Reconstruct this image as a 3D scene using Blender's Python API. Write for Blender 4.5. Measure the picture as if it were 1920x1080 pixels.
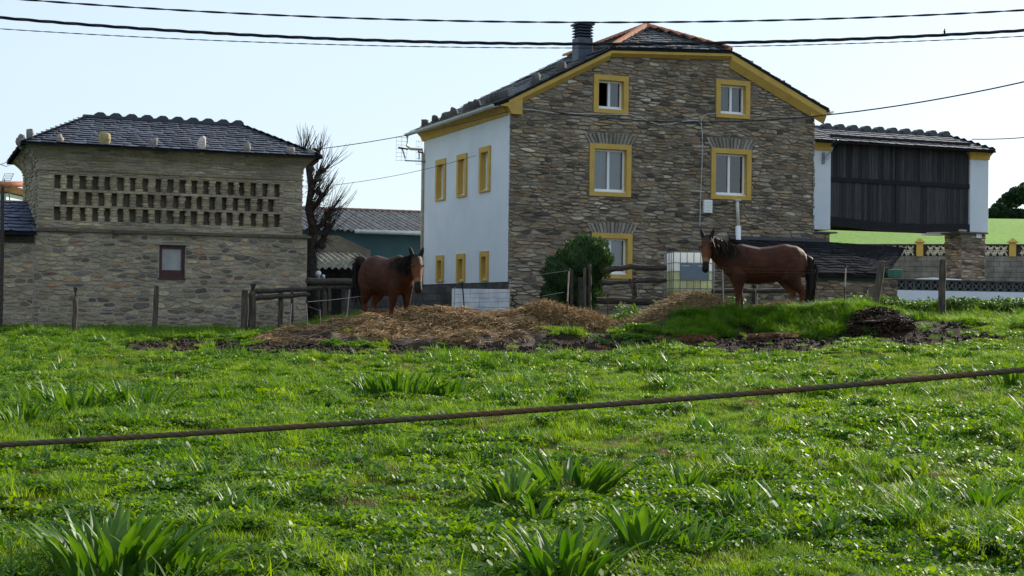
import bpy, bmesh, math, random
import numpy as np
from mathutils import Vector, Matrix, noise

for o in list(bpy.data.objects):
    bpy.data.objects.remove(o, do_unlink=True)
SC = bpy.context.scene
COL = SC.collection
R = math.radians
rnd = random.Random(7)

# ------------------------------------------------------------------ camera
EYE = Vector((0, 0, 1.6))
FPX = 2820.0                      # focal length in photograph pixels (1920 wide)
PITCH, ROLL = math.atan(40 / FPX), 0.0117
FWD = Vector((0, math.cos(PITCH), math.sin(PITCH)))
_r0 = Vector((1, 0, 0)); _u0 = _r0.cross(FWD)
RIGHT = _r0 * math.cos(ROLL) + _u0 * math.sin(ROLL)
UP = _u0 * math.cos(ROLL) - _r0 * math.sin(ROLL)
cam = bpy.data.cameras.new('camera')
cam.sensor_width = 36; cam.lens = 36 * FPX / 1920; cam.clip_start = 0.1; cam.clip_end = 3000
cam_o = bpy.data.objects.new('camera', cam)
m = Matrix((RIGHT, UP, -FWD)).transposed().to_4x4(); m.translation = EYE
cam_o.matrix_world = m
COL.objects.link(cam_o); SC.camera = cam_o

# ------------------------------------------------------------------ light
SUN_AZ, SUN_EL = R(42), R(27)
world = bpy.data.worlds.new('World'); SC.world = world; world.use_nodes = True
nt = world.node_tree; bg = nt.nodes['Background']
sky = nt.nodes.new('ShaderNodeTexSky'); sky.sky_type = 'NISHITA'; sky.sun_disc = False
sky.sun_elevation = SUN_EL; sky.sun_rotation = SUN_AZ
sky.altitude = 60; sky.air_density = 1.0; sky.dust_density = 1.2; sky.ozone_density = 1.5
# a thin bright veil of high cloud over the whole sky
tc = nt.nodes.new('ShaderNodeTexCoord'); vm = nt.nodes.new('ShaderNodeVectorMath'); vm.operation = 'MULTIPLY'; vm.inputs[1].default_value = (1, 1, 3.5)
cn = nt.nodes.new('ShaderNodeTexNoise'); cn.inputs['Scale'].default_value = 1.6; cn.inputs['Detail'].default_value = 5; cn.inputs['Roughness'].default_value = .45
cr = nt.nodes.new('ShaderNodeMapRange'); cr.inputs[1].default_value = .3; cr.inputs[2].default_value = .75; cr.inputs[3].default_value = .50; cr.inputs[4].default_value = .80
cm = nt.nodes.new('ShaderNodeMix'); cm.data_type = 'RGBA'; cm.inputs[7].default_value = (5.6, 6.75, 7.9, 1)
nt.links.new(tc.outputs['Generated'], vm.inputs[0]); nt.links.new(vm.outputs[0], cn.inputs['Vector']); nt.links.new(cn.outputs[0], cr.inputs[0])
nt.links.new(cr.outputs[0], cm.inputs[0]); nt.links.new(sky.outputs[0], cm.inputs[6])
nt.links.new(cm.outputs[2], bg.inputs[0]); bg.inputs[1].default_value = 0.092
sun = bpy.data.lights.new('sun', 'SUN'); sun.energy = 5.0; sun.angle = R(0.5); sun.color = (1, .91, .78)
sun_o = bpy.data.objects.new('sun', sun); COL.objects.link(sun_o)
SDIR = Vector((math.sin(SUN_AZ) * math.cos(SUN_EL), math.cos(SUN_AZ) * math.cos(SUN_EL), math.sin(SUN_EL)))
sun_o.rotation_euler = SDIR.to_track_quat('Z', 'Y').to_euler()
sun_o.location = SDIR * 80
SC.view_settings.view_transform = 'Standard'; SC.view_settings.look = 'None'
SC.view_settings.exposure = 0.66; SC.view_settings.gamma = 1
SC.render.engine = 'CYCLES'
SC.cycles.use_denoising = True
SC.cycles.max_bounces = 6; SC.cycles.transparent_max_bounces = 8
SC.cycles.sample_clamp_indirect = 4

# ------------------------------------------------------------------ pixel -> place
def ray(px, py):
    return FWD * FPX + RIGHT * (px - 960) - UP * (py - 540)
def W(px, py, Y):
    d = ray(px, py); return EYE + d * (Y / d.y)
def Wz(px, Y, z):                       # on pixel column px at depth Y, but with this height
    d = ray(px, 560); p = EYE + d * (Y / d.y); p.z = z; return p
def proj(p):
    d = Vector(p) - EYE; k = d.dot(FWD)
    return 960 + FPX * d.dot(RIGHT) / k, 540 - FPX * d.dot(UP) / k
class Frame:                            # an upright frame: s to the right, t to the back, z up
    def __init__(self, O, a):
        self.O = Vector(O); self.a = a
        self.u = Vector((math.cos(a), math.sin(a), 0)); self.v = Vector((-math.sin(a), math.cos(a), 0))
    def on_t(self, px, py, t=0.0):
        d = ray(px, py); O = self.O + self.v * t
        k = (O - EYE).dot(self.v) / d.dot(self.v); q = EYE + d * k - self.O
        return q.dot(self.u), q.z
    def on_s(self, px, py, s=0.0):
        d = ray(px, py); O = self.O + self.u * s
        k = (O - EYE).dot(self.u) / d.dot(self.u); q = EYE + d * k - self.O
        return q.dot(self.v), q.z
    def world(self, s, t, z): return self.O + self.u * s + self.v * t + Vector((0, 0, z))
    def loc(self, p):
        q = Vector(p) - self.O; return Vector((q.dot(self.u), q.dot(self.v), q.z))

# ------------------------------------------------------------------ materials
def srgb(r, g, b):
    f = lambda c: (c / 255 / 12.92) if c <= 10 else ((c / 255 + .055) / 1.055) ** 2.4
    return (f(r), f(g), f(b))
MATS = {}
def mat(name, col, col2=None, scale=6.0, stretch=(1, 1, 1), rough=.85, spec=.3, bump=0., bscale=40., attr=None,
        metal=0., detail=6, contrast=(.35, .65), transl=0., alpha=None, dirt=None, dirt_scale=1.2, sheen=0., large=None):
    m = bpy.data.materials.new(name); m.use_nodes = True; t = m.node_tree; N = t.nodes; L = t.links
    b = N['Principled BSDF']
    b.inputs['Roughness'].default_value = rough; b.inputs['Specular IOR Level'].default_value = spec
    b.inputs['Metallic'].default_value = metal
    if sheen: b.inputs['Sheen Weight'].default_value = sheen
    geo = N.new('ShaderNodeNewGeometry')
    mp = N.new('ShaderNodeVectorMath'); mp.operation = 'MULTIPLY'; mp.inputs[1].default_value = stretch
    L.new(geo.outputs['Position'], mp.inputs[0])
    nz = N.new('ShaderNodeTexNoise'); nz.inputs['Scale'].default_value = scale; nz.inputs['Detail'].default_value = detail
    L.new(mp.outputs[0], nz.inputs['Vector'])
    rp = N.new('ShaderNodeMapRange'); rp.inputs[1].default_value = contrast[0]; rp.inputs[2].default_value = contrast[1]
    L.new(nz.outputs[0], rp.inputs[0])
    mx = N.new('ShaderNodeMix'); mx.data_type = 'RGBA'; L.new(rp.outputs[0], mx.inputs[0])
    A, B = mx.inputs[6], mx.inputs[7]
    if col2 is None: col2 = tuple(c * .75 for c in col)
    if attr:
        an = N.new('ShaderNodeAttribute'); an.attribute_name = attr
        for sock, c in ((A, col), (B, col2)):
            q = N.new('ShaderNodeMix'); q.data_type = 'RGBA'; q.blend_type = 'MULTIPLY'; q.inputs[0].default_value = 1
            q.inputs[6].default_value = (*c, 1); L.new(an.outputs['Color'], q.inputs[7]); L.new(q.outputs[2], sock)
    else:
        A.default_value = (*col, 1); B.default_value = (*col2, 1)
    out = mx.outputs[2]
    if dirt:
        n2 = N.new('ShaderNodeTexNoise'); n2.inputs['Scale'].default_value = dirt_scale; n2.inputs['Detail'].default_value = 5
        L.new(geo.outputs['Position'], n2.inputs['Vector'])
        r2 = N.new('ShaderNodeMapRange'); r2.inputs[1].default_value = .5; r2.inputs[2].default_value = .72; r2.inputs[4].default_value = .8
        L.new(n2.outputs[0], r2.inputs[0])
        q = N.new('ShaderNodeMix'); q.data_type = 'RGBA'; L.new(r2.outputs[0], q.inputs[0]); L.new(out, q.inputs[6]); q.inputs[7].default_value = (*dirt, 1)
        out = q.outputs[2]
    if large:
        n3 = N.new('ShaderNodeTexNoise'); n3.inputs['Scale'].default_value = large; n3.inputs['Detail'].default_value = 4
        L.new(geo.outputs['Position'], n3.inputs['Vector'])
        r3 = N.new('ShaderNodeMapRange'); r3.inputs[1].default_value = .35; r3.inputs[2].default_value = .65; r3.inputs[3].default_value = .72; r3.inputs[4].default_value = 1.18
        L.new(n3.outputs[0], r3.inputs[0]); q = N.new('ShaderNodeVectorMath'); q.operation = 'SCALE'; L.new(out, q.inputs[0]); L.new(r3.outputs[0], q.inputs['Scale'])
        out = q.outputs[0]
    L.new(out, b.inputs['Base Color'])
    if bump:
        bn = N.new('ShaderNodeTexNoise'); bn.inputs['Scale'].default_value = bscale; bn.inputs['Detail'].default_value = 5
        L.new(mp.outputs[0], bn.inputs['Vector'])
        bp = N.new('ShaderNodeBump'); bp.inputs['Strength'].default_value = 1; bp.inputs['Distance'].default_value = bump
        L.new(bn.outputs[0], bp.inputs['Height']); L.new(bp.outputs[0], b.inputs['Normal'])
    if transl:
        tr = N.new('ShaderNodeBsdfTranslucent'); L.new(out, tr.inputs[0])
        ms = N.new('ShaderNodeMixShader'); ms.inputs[0].default_value = transl
        L.new(b.outputs[0], ms.inputs[1]); L.new(tr.outputs[0], ms.inputs[2])
        L.new(ms.outputs[0], N['Material Output'].inputs[0])
    MATS[name] = m
    return m

# ------------------------------------------------------------------ objects
def thing(name, label, cat, loc=(0, 0, 0), rotz=0., group=None):
    o = bpy.data.objects.new(name, None); o.empty_display_size = .2; COL.objects.link(o)
    o.location = loc; o.rotation_euler = (0, 0, rotz)
    return tag(o, label, cat, group)
def tag(o, label=None, cat=None, group=None, kind=None):
    if label: o['label'] = label
    if cat: o['category'] = cat
    if group: o['group'] = group
    if kind: o['kind'] = kind
    return o
class MB:
    """collects polygons (with an optional colour per polygon) and links them as ONE mesh object"""
    def __init__(s): s.v = []; s.f = []; s.c = []; s.col = None
    def poly(s, pts):
        i = len(s.v); s.v += [tuple(p) for p in pts]; s.f.append(tuple(range(i, i + len(pts)))); s.c.append(s.col)
    def add(s, vs, fs):
        i = len(s.v); s.v += [tuple(p) for p in vs]
        for f in fs: s.f.append(tuple(i + k for k in f)); s.c.append(s.col)
    def box(s, x0, x1, y0, y1, z0, z1, xf=None):
        vs = [(x, y, z) for z in (z0, z1) for y in (y0, y1) for x in (x0, x1)]
        if xf: vs = [xf(*p) for p in vs]
        s.add(vs, [(0, 2, 3, 1), (4, 5, 7, 6), (0, 1, 5, 4), (2, 6, 7, 3), (0, 4, 6, 2), (1, 3, 7, 5)])
    def bbox(s, x0, x1, y0, y1, z0, z1, b=.01):        # box with chamfered edges
        vs = []; 
        for z, q in ((z0, b), (z0 + b, 0), (z1 - b, 0), (z1, b)):
            for (x, y) in ((x0 + b + q, y0 + q), (x1 - b - q, y0 + q), (x1 - q, y0 + b + q), (x1 - q, y1 - b - q),
                           (x1 - b - q, y1 - q), (x0 + b + q, y1 - q), (x0 + q, y1 - b - q), (x0 + q, y0 + b + q)):
                vs.append((x, y, z))
        fs = [tuple(reversed(range(8))), tuple(range(24, 32))]
        for k in range(3):
            for j in range(8): fs.append((k * 8 + j, k * 8 + (j + 1) % 8, k * 8 + 8 + (j + 1) % 8, k * 8 + 8 + j))
        s.add(vs, fs)
    def prism(s, pts, off):                              # planar polygon extruded by a vector
        off = Vector(off); a = [Vector(p) for p in pts]; n = len(a)
        s.add(a + [p + off for p in a], [tuple(range(n)), tuple(reversed(range(n, 2 * n)))] + [(j, n + j, n + (j + 1) % n, (j + 1) % n) for j in range(n)])
    def tube(s, pts, rad, n=6, cap=True, squash=1.):
        pts = [Vector(p) for p in pts]; k = len(pts)
        rad = rad if isinstance(rad, (list, tuple)) else [rad] * k
        vs = []; up = Vector((0, 0, 1))
        for i, p in enumerate(pts):
            t = (pts[min(i + 1, k - 1)] - pts[max(i - 1, 0)]).normalized()
            a = t.cross(up)
            if a.length < .05: a = t.cross(Vector((0, 1, 0)))
            a.normalize(); b = a.cross(t)
            for j in range(n):
                q = 2 * math.pi * j / n
                vs.append(p + (a * math.cos(q) + b * math.sin(q) * squash) * rad[i])
        fs = [(i * n + j, i * n + (j + 1) % n, (i + 1) * n + (j + 1) % n, (i + 1) * n + j) for i in range(k - 1) for j in range(n)]
        if cap: fs += [tuple(reversed(range(n))), tuple(range((k - 1) * n, k * n))]
        s.add(vs, fs)
    def blob(s, c, r, seed=0, jit=.15, sub=1):           # a rough rounded lump
        bm = bmesh.new(); bmesh.ops.create_icosphere(bm, subdivisions=sub, radius=1)
        rr = random.Random(seed); off = Vector((rr.random() * 50, rr.random() * 50, 0))
        vs = []
        for q in bm.verts:
            k = 1 + jit * 2 * noise.noise(q.co * 1.3 + off)
            vs.append((c[0] + q.co.x * r[0] * k, c[1] + q.co.y * r[1] * k, c[2] + q.co.z * r[2] * k))
        s.add(vs, [tuple(q.index for q in f.verts) for f in bm.faces]); bm.free()
    def build(s, name, mt, parent=None, center=False, smooth=False, kind=None, origin=None):
        me = bpy.data.meshes.new(name)
        vs = s.v; c = Vector((0, 0, 0))
        if center or origin is not None:
            if origin is not None: c = Vector(origin)
            else:
                a = np.array(vs); c = Vector(((a[:, 0].min() + a[:, 0].max()) / 2, (a[:, 1].min() + a[:, 1].max()) / 2, a[:, 2].min()))
            vs = [(p[0] - c.x, p[1] - c.y, p[2] - c.z) for p in vs]
        me.from_pydata(vs, [], s.f)
        if any(k is not None for k in s.c):
            at = me.attributes.new('col', 'FLOAT_COLOR', 'FACE')
            arr = np.ones((len(s.f), 4), np.float32)
            for i, k in enumerate(s.c):
                if k is not None: arr[i, :3] = k
            at.data.foreach_set('color', arr.ravel())
        if smooth:
            me.polygons.foreach_set('use_smooth', [True] * len(s.f))
        me.materials.append(mt); me.update()
        o = bpy.data.objects.new(name, me); COL.objects.link(o); o.location = c
        if parent is not None: o.parent = parent
        if kind: o['kind'] = kind
        return o
def npmesh(name, verts, faces, mt, parent=None, kind=None, cols=None, smooth=False, loc=None):
    """fast mesh from numpy arrays; faces (n,k)"""
    me = bpy.data.meshes.new(name); verts = np.asarray(verts, np.float32); faces = np.asarray(faces, np.int32)
    k = faces.shape[1]
    me.vertices.add(len(verts)); me.vertices.foreach_set('co', verts.ravel())
    me.loops.add(faces.size); me.loops.foreach_set('vertex_index', faces.ravel())
    me.polygons.add(len(faces)); me.polygons.foreach_set('loop_start', np.arange(0, faces.size, k, dtype=np.int32))
    me.polygons.foreach_set('use_smooth', np.full(len(faces), smooth))
    if cols is not None:
        dom = 'FACE' if len(cols) == len(faces) and len(cols) != len(verts) else 'POINT'
        at = me.attributes.new('col', 'FLOAT_COLOR', dom)
        c4 = np.ones((len(cols), 4), np.float32); c4[:, :3] = cols; at.data.foreach_set('color', c4.ravel())
    me.materials.append(mt); me.update(calc_edges=True); me.validate()
    o = bpy.data.objects.new(name, me); COL.objects.link(o)
    if loc is not None: o.location = loc
    if parent is not None: o.parent = parent
    if kind: o['kind'] = kind
    return o
def copy_tree(o, parent=None):
    c = o.copy(); COL.objects.link(c); c.parent = parent
    for ch in list(o.children): copy_tree(ch, c)
    return c
# ------------------------------------------------------------------ the materials
m_stone = mat('schist_stone', (1.44, 1.29, 1.17), (.86, .78, .73), scale=14, stretch=(1, 1, 2.4), rough=.9, bump=.012, bscale=30, attr='col', large=.9)
m_mortar = mat('earth_mortar', (.25, .215, .165), (.11, .095, .075), scale=3, rough=.95, bump=.02, bscale=45)
m_mortar2 = mat('lime_mortar', (.38, .325, .26), (.26, .22, .175), scale=3, rough=.95, bump=.02, bscale=45)
m_slate = mat('blue_slate', (1, 1, 1), (.7, .7, .72), scale=9, rough=.5, spec=.5, bump=.006, bscale=25, attr='col')
m_slate_d = mat('shaded_black_slate', (1, 1, 1), (.6, .6, .62), scale=9, rough=1, spec=0, bump=.006, bscale=25, attr='col')  # black slate kept dull and dark to carry the granary's shade
m_under = mat('roof_battens', (.02, .02, .022), rough=1, spec=0)
m_ochre = mat('ochre_paint', (.56, .365, .085), (.50, .32, .075), scale=2.5, rough=.8, bump=.003, bscale=60, dirt=(.42, .28, .08), dirt_scale=3.)
m_white = mat('white_render', (.66, .70, .745), (.62, .66, .71), scale=1.6, rough=.9, bump=.003, bscale=50, dirt=(.57, .60, .64), dirt_scale=.7)
m_frame = mat('white_window_frame', (.8, .8, .8), (.76, .76, .76), rough=.35, spec=.5)
m_grey = mat('grey_metal', (.22, .24, .27), (.16, .17, .2), rough=.4, spec=.5, metal=.3)
m_chim = mat('dark_chimney_metal', (.085, .10, .135), (.06, .07, .095), rough=.5, metal=.2)
m_zinc = mat('pale_zinc', (.5, .52, .54), (.4, .42, .44), rough=.45, metal=.3)
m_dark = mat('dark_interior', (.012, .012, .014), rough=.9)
m_curtain = mat('pale_curtain', (.42, .48, .52), (.36, .42, .46), scale=5, stretch=(6, 6, .3), rough=.95)
m_curtain_d = mat('dim_curtain', (.16, .18, .20), (.13, .15, .17), scale=5, stretch=(6, 6, .3), rough=.95)
m_black_wood = mat('tarred_planks', (.75, .75, .78), (.4, .4, .42), scale=7, stretch=(3, 3, .35), rough=.75, bump=.006, bscale=20, attr='col', contrast=(.3, .7))
m_wood = mat('weathered_wood', (.115, .092, .07), (.045, .036, .028), scale=6, stretch=(4, 4, .5), rough=.9, bump=.012, bscale=22)
m_wood_d = mat('dark_wet_wood', (.075, .06, .048), (.03, .025, .02), scale=6, stretch=(.8, 4, 4), rough=.85, bump=.012, bscale=22)  # darker brown wood with a stretched noise grain
m_brown = mat('red_brown_paint', (.075, .028, .022), (.05, .02, .016), rough=.5)
m_dusty = mat('dusty_pane', (.34, .32, .33), (.22, .21, .22), scale=2.2, rough=.25, spec=.6)
m_tile = mat('orange_clay_tile', (.46, .19, .10), (.34, .14, .08), scale=8, rough=.85, bump=.004)
m_fibro = mat('fibre_cement', (.19, .185, .18), (.085, .082, .08), scale=5, rough=.92, bump=.006, bscale=30)
m_fibro2 = mat('lichen_fibre_cement', (.27, .25, .19), (.14, .13, .10), scale=5, rough=.92, bump=.006, bscale=30)
m_teal = mat('blue_green_render', (.035, .085, .105), (.03, .07, .088), scale=1.5, rough=.85)
m_conc = mat('concrete_block', (.24, .225, .20), (.14, .132, .118), scale=2.5, rough=.92, bump=.01, bscale=30)
m_conc_d = mat('dark_block', (.085, .082, .076), (.045, .044, .04), scale=3, rough=.92, bump=.01, bscale=30)
m_wash = mat('whitewashed_block', (.66, .67, .69), (.46, .47, .49), scale=3, rough=.9, bump=.006, bscale=30)
m_pale_orn = mat('pale_ornament', (.62, .57, .45), (.45, .41, .33), rough=.9)
m_dark_orn = mat('dark_ornament', (.10, .105, .105), (.06, .063, .063), rough=.8)
m_cable = mat('black_cable', (.012, .014, .02), rough=.5)
m_wire = mat('white_wire', (.5, .5, .5), rough=.5)
m_rope = mat('rusty_rope', (.12, .062, .034), (.085, .075, .045), scale=9, rough=.95, bump=.002, bscale=400, contrast=(.4, .6))
m_green = mat('green_metal', (.03, .12, .07), (.025, .09, .055), rough=.5)
m_rust = mat('rusty_iron', (.12, .05, .032), (.06, .03, .022), scale=15, rough=.8)
m_plas = mat('white_plastic', (.90, .92, .90), (.86, .88, .86), rough=.35, spec=.5, transl=.55)
m_liq = mat('yellow_liquid_in_plastic', (.82, .72, .16), (.75, .64, .08), rough=.35, spec=.5, transl=.55)
m_liq2 = mat('pale_liquid_in_plastic', (.86, .89, .58), (.82, .86, .52), rough=.35, spec=.5, transl=.55)
m_plate = mat('slate_blue_plate', (.16, .19, .24), (.14, .17, .22), rough=.5)
m_bark = mat('dark_bark', (.06, .048, .04), (.022, .018, .016), scale=9, rough=.95, bump=.02, bscale=25)
m_carwhite = mat('white_car_paint', (.75, .77, .8), (.73, .75, .78), rough=.2, spec=.6)
m_soil = mat('dark_wet_soil', (.035, .022, .014), (.015, .010, .007), scale=14, rough=.9, bump=.02, bscale=18)
m_horn = mat('dark_horn', (.02, .017, .015), rough=.5)
m_paper = mat('pale_print', (.8, .8, .78), rough=.8)

def glass(name, tint, gloss):
    m = bpy.data.materials.new(name); m.use_nodes = True; t = m.node_tree; N = t.nodes
    N.remove(N['Principled BSDF'])
    g = N.new('ShaderNodeBsdfGlossy'); g.inputs['Roughness'].default_value = .02
    tr = N.new('ShaderNodeBsdfTransparent'); tr.inputs[0].default_value = (*tint, 1)
    fr = N.new('ShaderNodeFresnel'); fr.inputs[0].default_value = gloss
    ms = N.new('ShaderNodeMixShader'); t.links.new(fr.outputs[0], ms.inputs[0]); t.links.new(tr.outputs[0], ms.inputs[1]); t.links.new(g.outputs[0], ms.inputs[2])
    t.links.new(ms.outputs[0], N['Material Output'].inputs[0]); return m
m_glass = glass('window_glass', (.85, .9, .9), 2.1)
# ------------------------------------------------------------------ the ground
def sst(a, b, x):
    t = np.clip((np.asarray(x, float) - a) / (b - a), 0, 1); return t * t * (3 - 2 * t)
def vnoise(x, y, sc, seed=0):                         # cheap smooth value noise on arrays
    x = np.asarray(x, float) * sc + seed * 17.13; y = np.asarray(y, float) * sc + seed * 9.71
    xi = np.floor(x); yi = np.floor(y); fx = x - xi; fy = y - yi
    fx = fx * fx * (3 - 2 * fx); fy = fy * fy * (3 - 2 * fy)
    def h(a, b):
        q = np.sin(a * 127.1 + b * 311.7 + seed * 3.3) * 43758.5453; return q - np.floor(q)
    return (h(xi, yi) * (1 - fx) + h(xi + 1, yi) * fx) * (1 - fy) + (h(xi, yi + 1) * (1 - fx) + h(xi + 1, yi + 1) * fx) * fy
def fbm(x, y, sc, seed=0):
    return (vnoise(x, y, sc, seed) + .5 * vnoise(x, y, sc * 2.1, seed + 1) + .25 * vnoise(x, y, sc * 4.3, seed + 2)) / 1.75 - .5
_py = [-60, 5, 8, 13, 20, 27, 30, 33, 36, 40, 60, 1200]; _pz = [-.5, -.1, .02, .2, .46, .72, .84, .95, 1.25, 1.45, 1.55, 1.55]
_lz = [-.5, -.1, .02, .2, .46, .74, .86, .90, .95, 1.0, 1.1, 1.2]
_bx = [-30, -5.6, -4.2, -2.6, -1, .6, 1.3, 2.0, 3.0, 3.9, 6.3, 7.6, 8.6, 12, 40]; _ba = [0, 0, .14, .38, .42, .38, .18, .14, .32, .62, .60, .46, .16, .08, .08]
def gz(x, y, micro=True):
    x = np.asarray(x, float); y = np.asarray(y, float)
    wl = sst(-3.2, -6.0, x)
    z = np.interp(y, _py, _pz) * (1 - wl) + np.interp(y, _py, _lz) * wl
    z = z + .040 * np.clip(x, 0, 14) * np.clip((y - 9) / 21, 0, 1)
    z = z + np.interp(x, _bx, _ba) * sst(30.3, 32.2, y + .5 * np.sin(x * .9)) * (1 - .85 * sst(34.2, 36.5, y))
    z = z - .20 * sst(32.3, 33.0, y) * sst(4.2, 4.9, x) * sst(8.2, 7.4, x)
    cap = np.where(y > 40, 1.6, 1.82); z = np.where(z > cap, cap + (z - cap) * .1, z)
    z = z + 10.5 * sst(50, 172, y) * sst(-15, 18, x) - 22 * sst(180, 420, y) * sst(-15, 18, x)
    if micro:
        k = sst(45, 36, y)
        z = z + (fbm(x, y, .9, 3) * .16 + fbm(x, y, 2.0, 5) * .16) * k
    return z
def dirt(x, y):                                       # 0..1: bare trampled soil along the foot of the bank
    yc = 29.1 + .28 * np.sin(x * .8 + 1) + .05 * np.asarray(x)
    hw = 1.45 + .3 * np.sin(x * 1.7)
    d = 1.5 - np.abs(y - yc) / hw + fbm(x, y, 1.3, 11) * 2.0
    m = sst(.1, .5, d) * sst(-8.6, -6.5, x) * sst(10.3, 8.8, x)
    m = np.maximum(m, sst(.15, .5, 1 - np.hypot((x - 7.75) / .85, (y - 30.75) / .65) + fbm(x, y, 2.2, 2)))
    m = np.maximum(m, .8 * sst(.0, .3, 1 - np.hypot((x - 2.2) / 1.5, (y - 18.5) / .35) + 1.6 * fbm(x, y, 2.2, 8)))
    return m
def grid_axis(a, b, step, far_lo, far_hi):
    ax = list(np.arange(a, b + 1e-6, step)); g = step
    while ax[-1] < far_hi: g *= 1.16; ax.append(ax[-1] + g)
    g = step
    while ax[0] > far_lo: g *= 1.16; ax.insert(0, ax[0] - g)
    return np.array(ax)
gx = grid_axis(-13, 13, .17, -900, 900); gy = grid_axis(5.5, 39, .17, -60, 1400)
GX, GY = np.meshgrid(gx, gy); GZ = gz(GX, GY)
D = dirt(GX, GY)[..., None]
GZ = GZ - .05 * D[..., 0] + D[..., 0] * .10 * (fbm(GX, GY, 4.5, 6))
gcol = np.array((.030, .055, .014)) * np.ones(GX.shape + (1,))
far = sst(42, 60, GY)[..., None]
stripe = (.82 + .36 * vnoise(GX * .25 + GY * .05, GY * 2.2, .5, 4))[..., None]
gcol = gcol * (1 - far) + np.array((.115, .235, .028)) * stripe * far
yard = (sst(33.5, 35.5, GY) * sst(60, 48, GY) * sst(-6, -4, GX))[..., None]
gcol = gcol * (1 - yard) + np.array((.085, .078, .055)) * yard
gcol = gcol * (1 - D) + np.array((.030, .019, .012)) * D
nx, ny = len(gx), len(gy)
ii = np.arange(nx * ny).reshape(ny, nx)
gf = np.stack([ii[:-1, :-1], ii[:-1, 1:], ii[1:, 1:], ii[1:, :-1]], -1).reshape(-1, 4)
m_ground = mat('meadow_ground', (1.15, 1.15, 1.1), (.7, .7, .7), scale=3, rough=.95, spec=.1, bump=.03, bscale=14, attr='col')
go = npmesh('ground', np.stack([GX, GY, GZ], -1).reshape(-1, 3), gf, m_ground, cols=gcol.reshape(-1, 3), smooth=True)
tag(go, 'green meadow rising gently to a bank and a far hillside', 'ground', kind='structure')
def gp(px, Y):                                        # ground point under pixel column px at depth Y
    p = Wz(px, Y, 0); p.z = float(gz(p.x, Y)); return p

# ------------------------------------------------------------------ masonry
def clip_half(poly, nx_, ny_, c):                     # keep nx*x+ny*y <= c
    out = []
    for i in range(len(poly)):
        a, b = poly[i], poly[(i + 1) % len(poly)]
        da = nx_ * a[0] + ny_ * a[1] - c; db = nx_ * b[0] + ny_ * b[1] - c
        if da <= 0: out.append(a)
        if (da < 0 < db) or (db < 0 < da):
            t = da / (da - db); out.append((a[0] + (b[0] - a[0]) * t, a[1] + (b[1] - a[1]) * t))
    return out
def area(p): return .5 * sum(p[i][0] * p[(i + 1) % len(p)][1] - p[(i + 1) % len(p)][0] * p[i][1] for i in range(len(p)))
def voronoi_cells(pts, k, rmax):
    """cells of points (s, z) with z stretched by k"""
    P = [(a, b * k) for a, b in pts]; cell = rmax; H = {}
    for i, p in enumerate(P): H.setdefault((int(p[0] // cell), int(p[1] // cell)), []).append(i)
    for i, p in enumerate(P):
        c0, c1 = int(p[0] // cell), int(p[1] // cell)
        nb = [j for a in (-1, 0, 1) for b in (-1, 0, 1) for j in H.get((c0 + a, c1 + b), ()) if j != i]
        nb.sort(key=lambda j: (P[j][0] - p[0]) ** 2 + (P[j][1] - p[1]) ** 2)
        r = rmax * .55; poly = [(p[0] - r, p[1] - r), (p[0] + r, p[1] - r), (p[0] + r, p[1] + r), (p[0] - r, p[1] + r)]
        for j in nb[:14]:
            q = P[j]; dx, dy = q[0] - p[0], q[1] - p[1]
            poly = clip_half(poly, dx, dy, (q[0] ** 2 + q[1] ** 2 - p[0] ** 2 - p[1] ** 2) / 2)
            if len(poly) < 3: break
        yield [(a, b / k) for a, b in poly]
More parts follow.
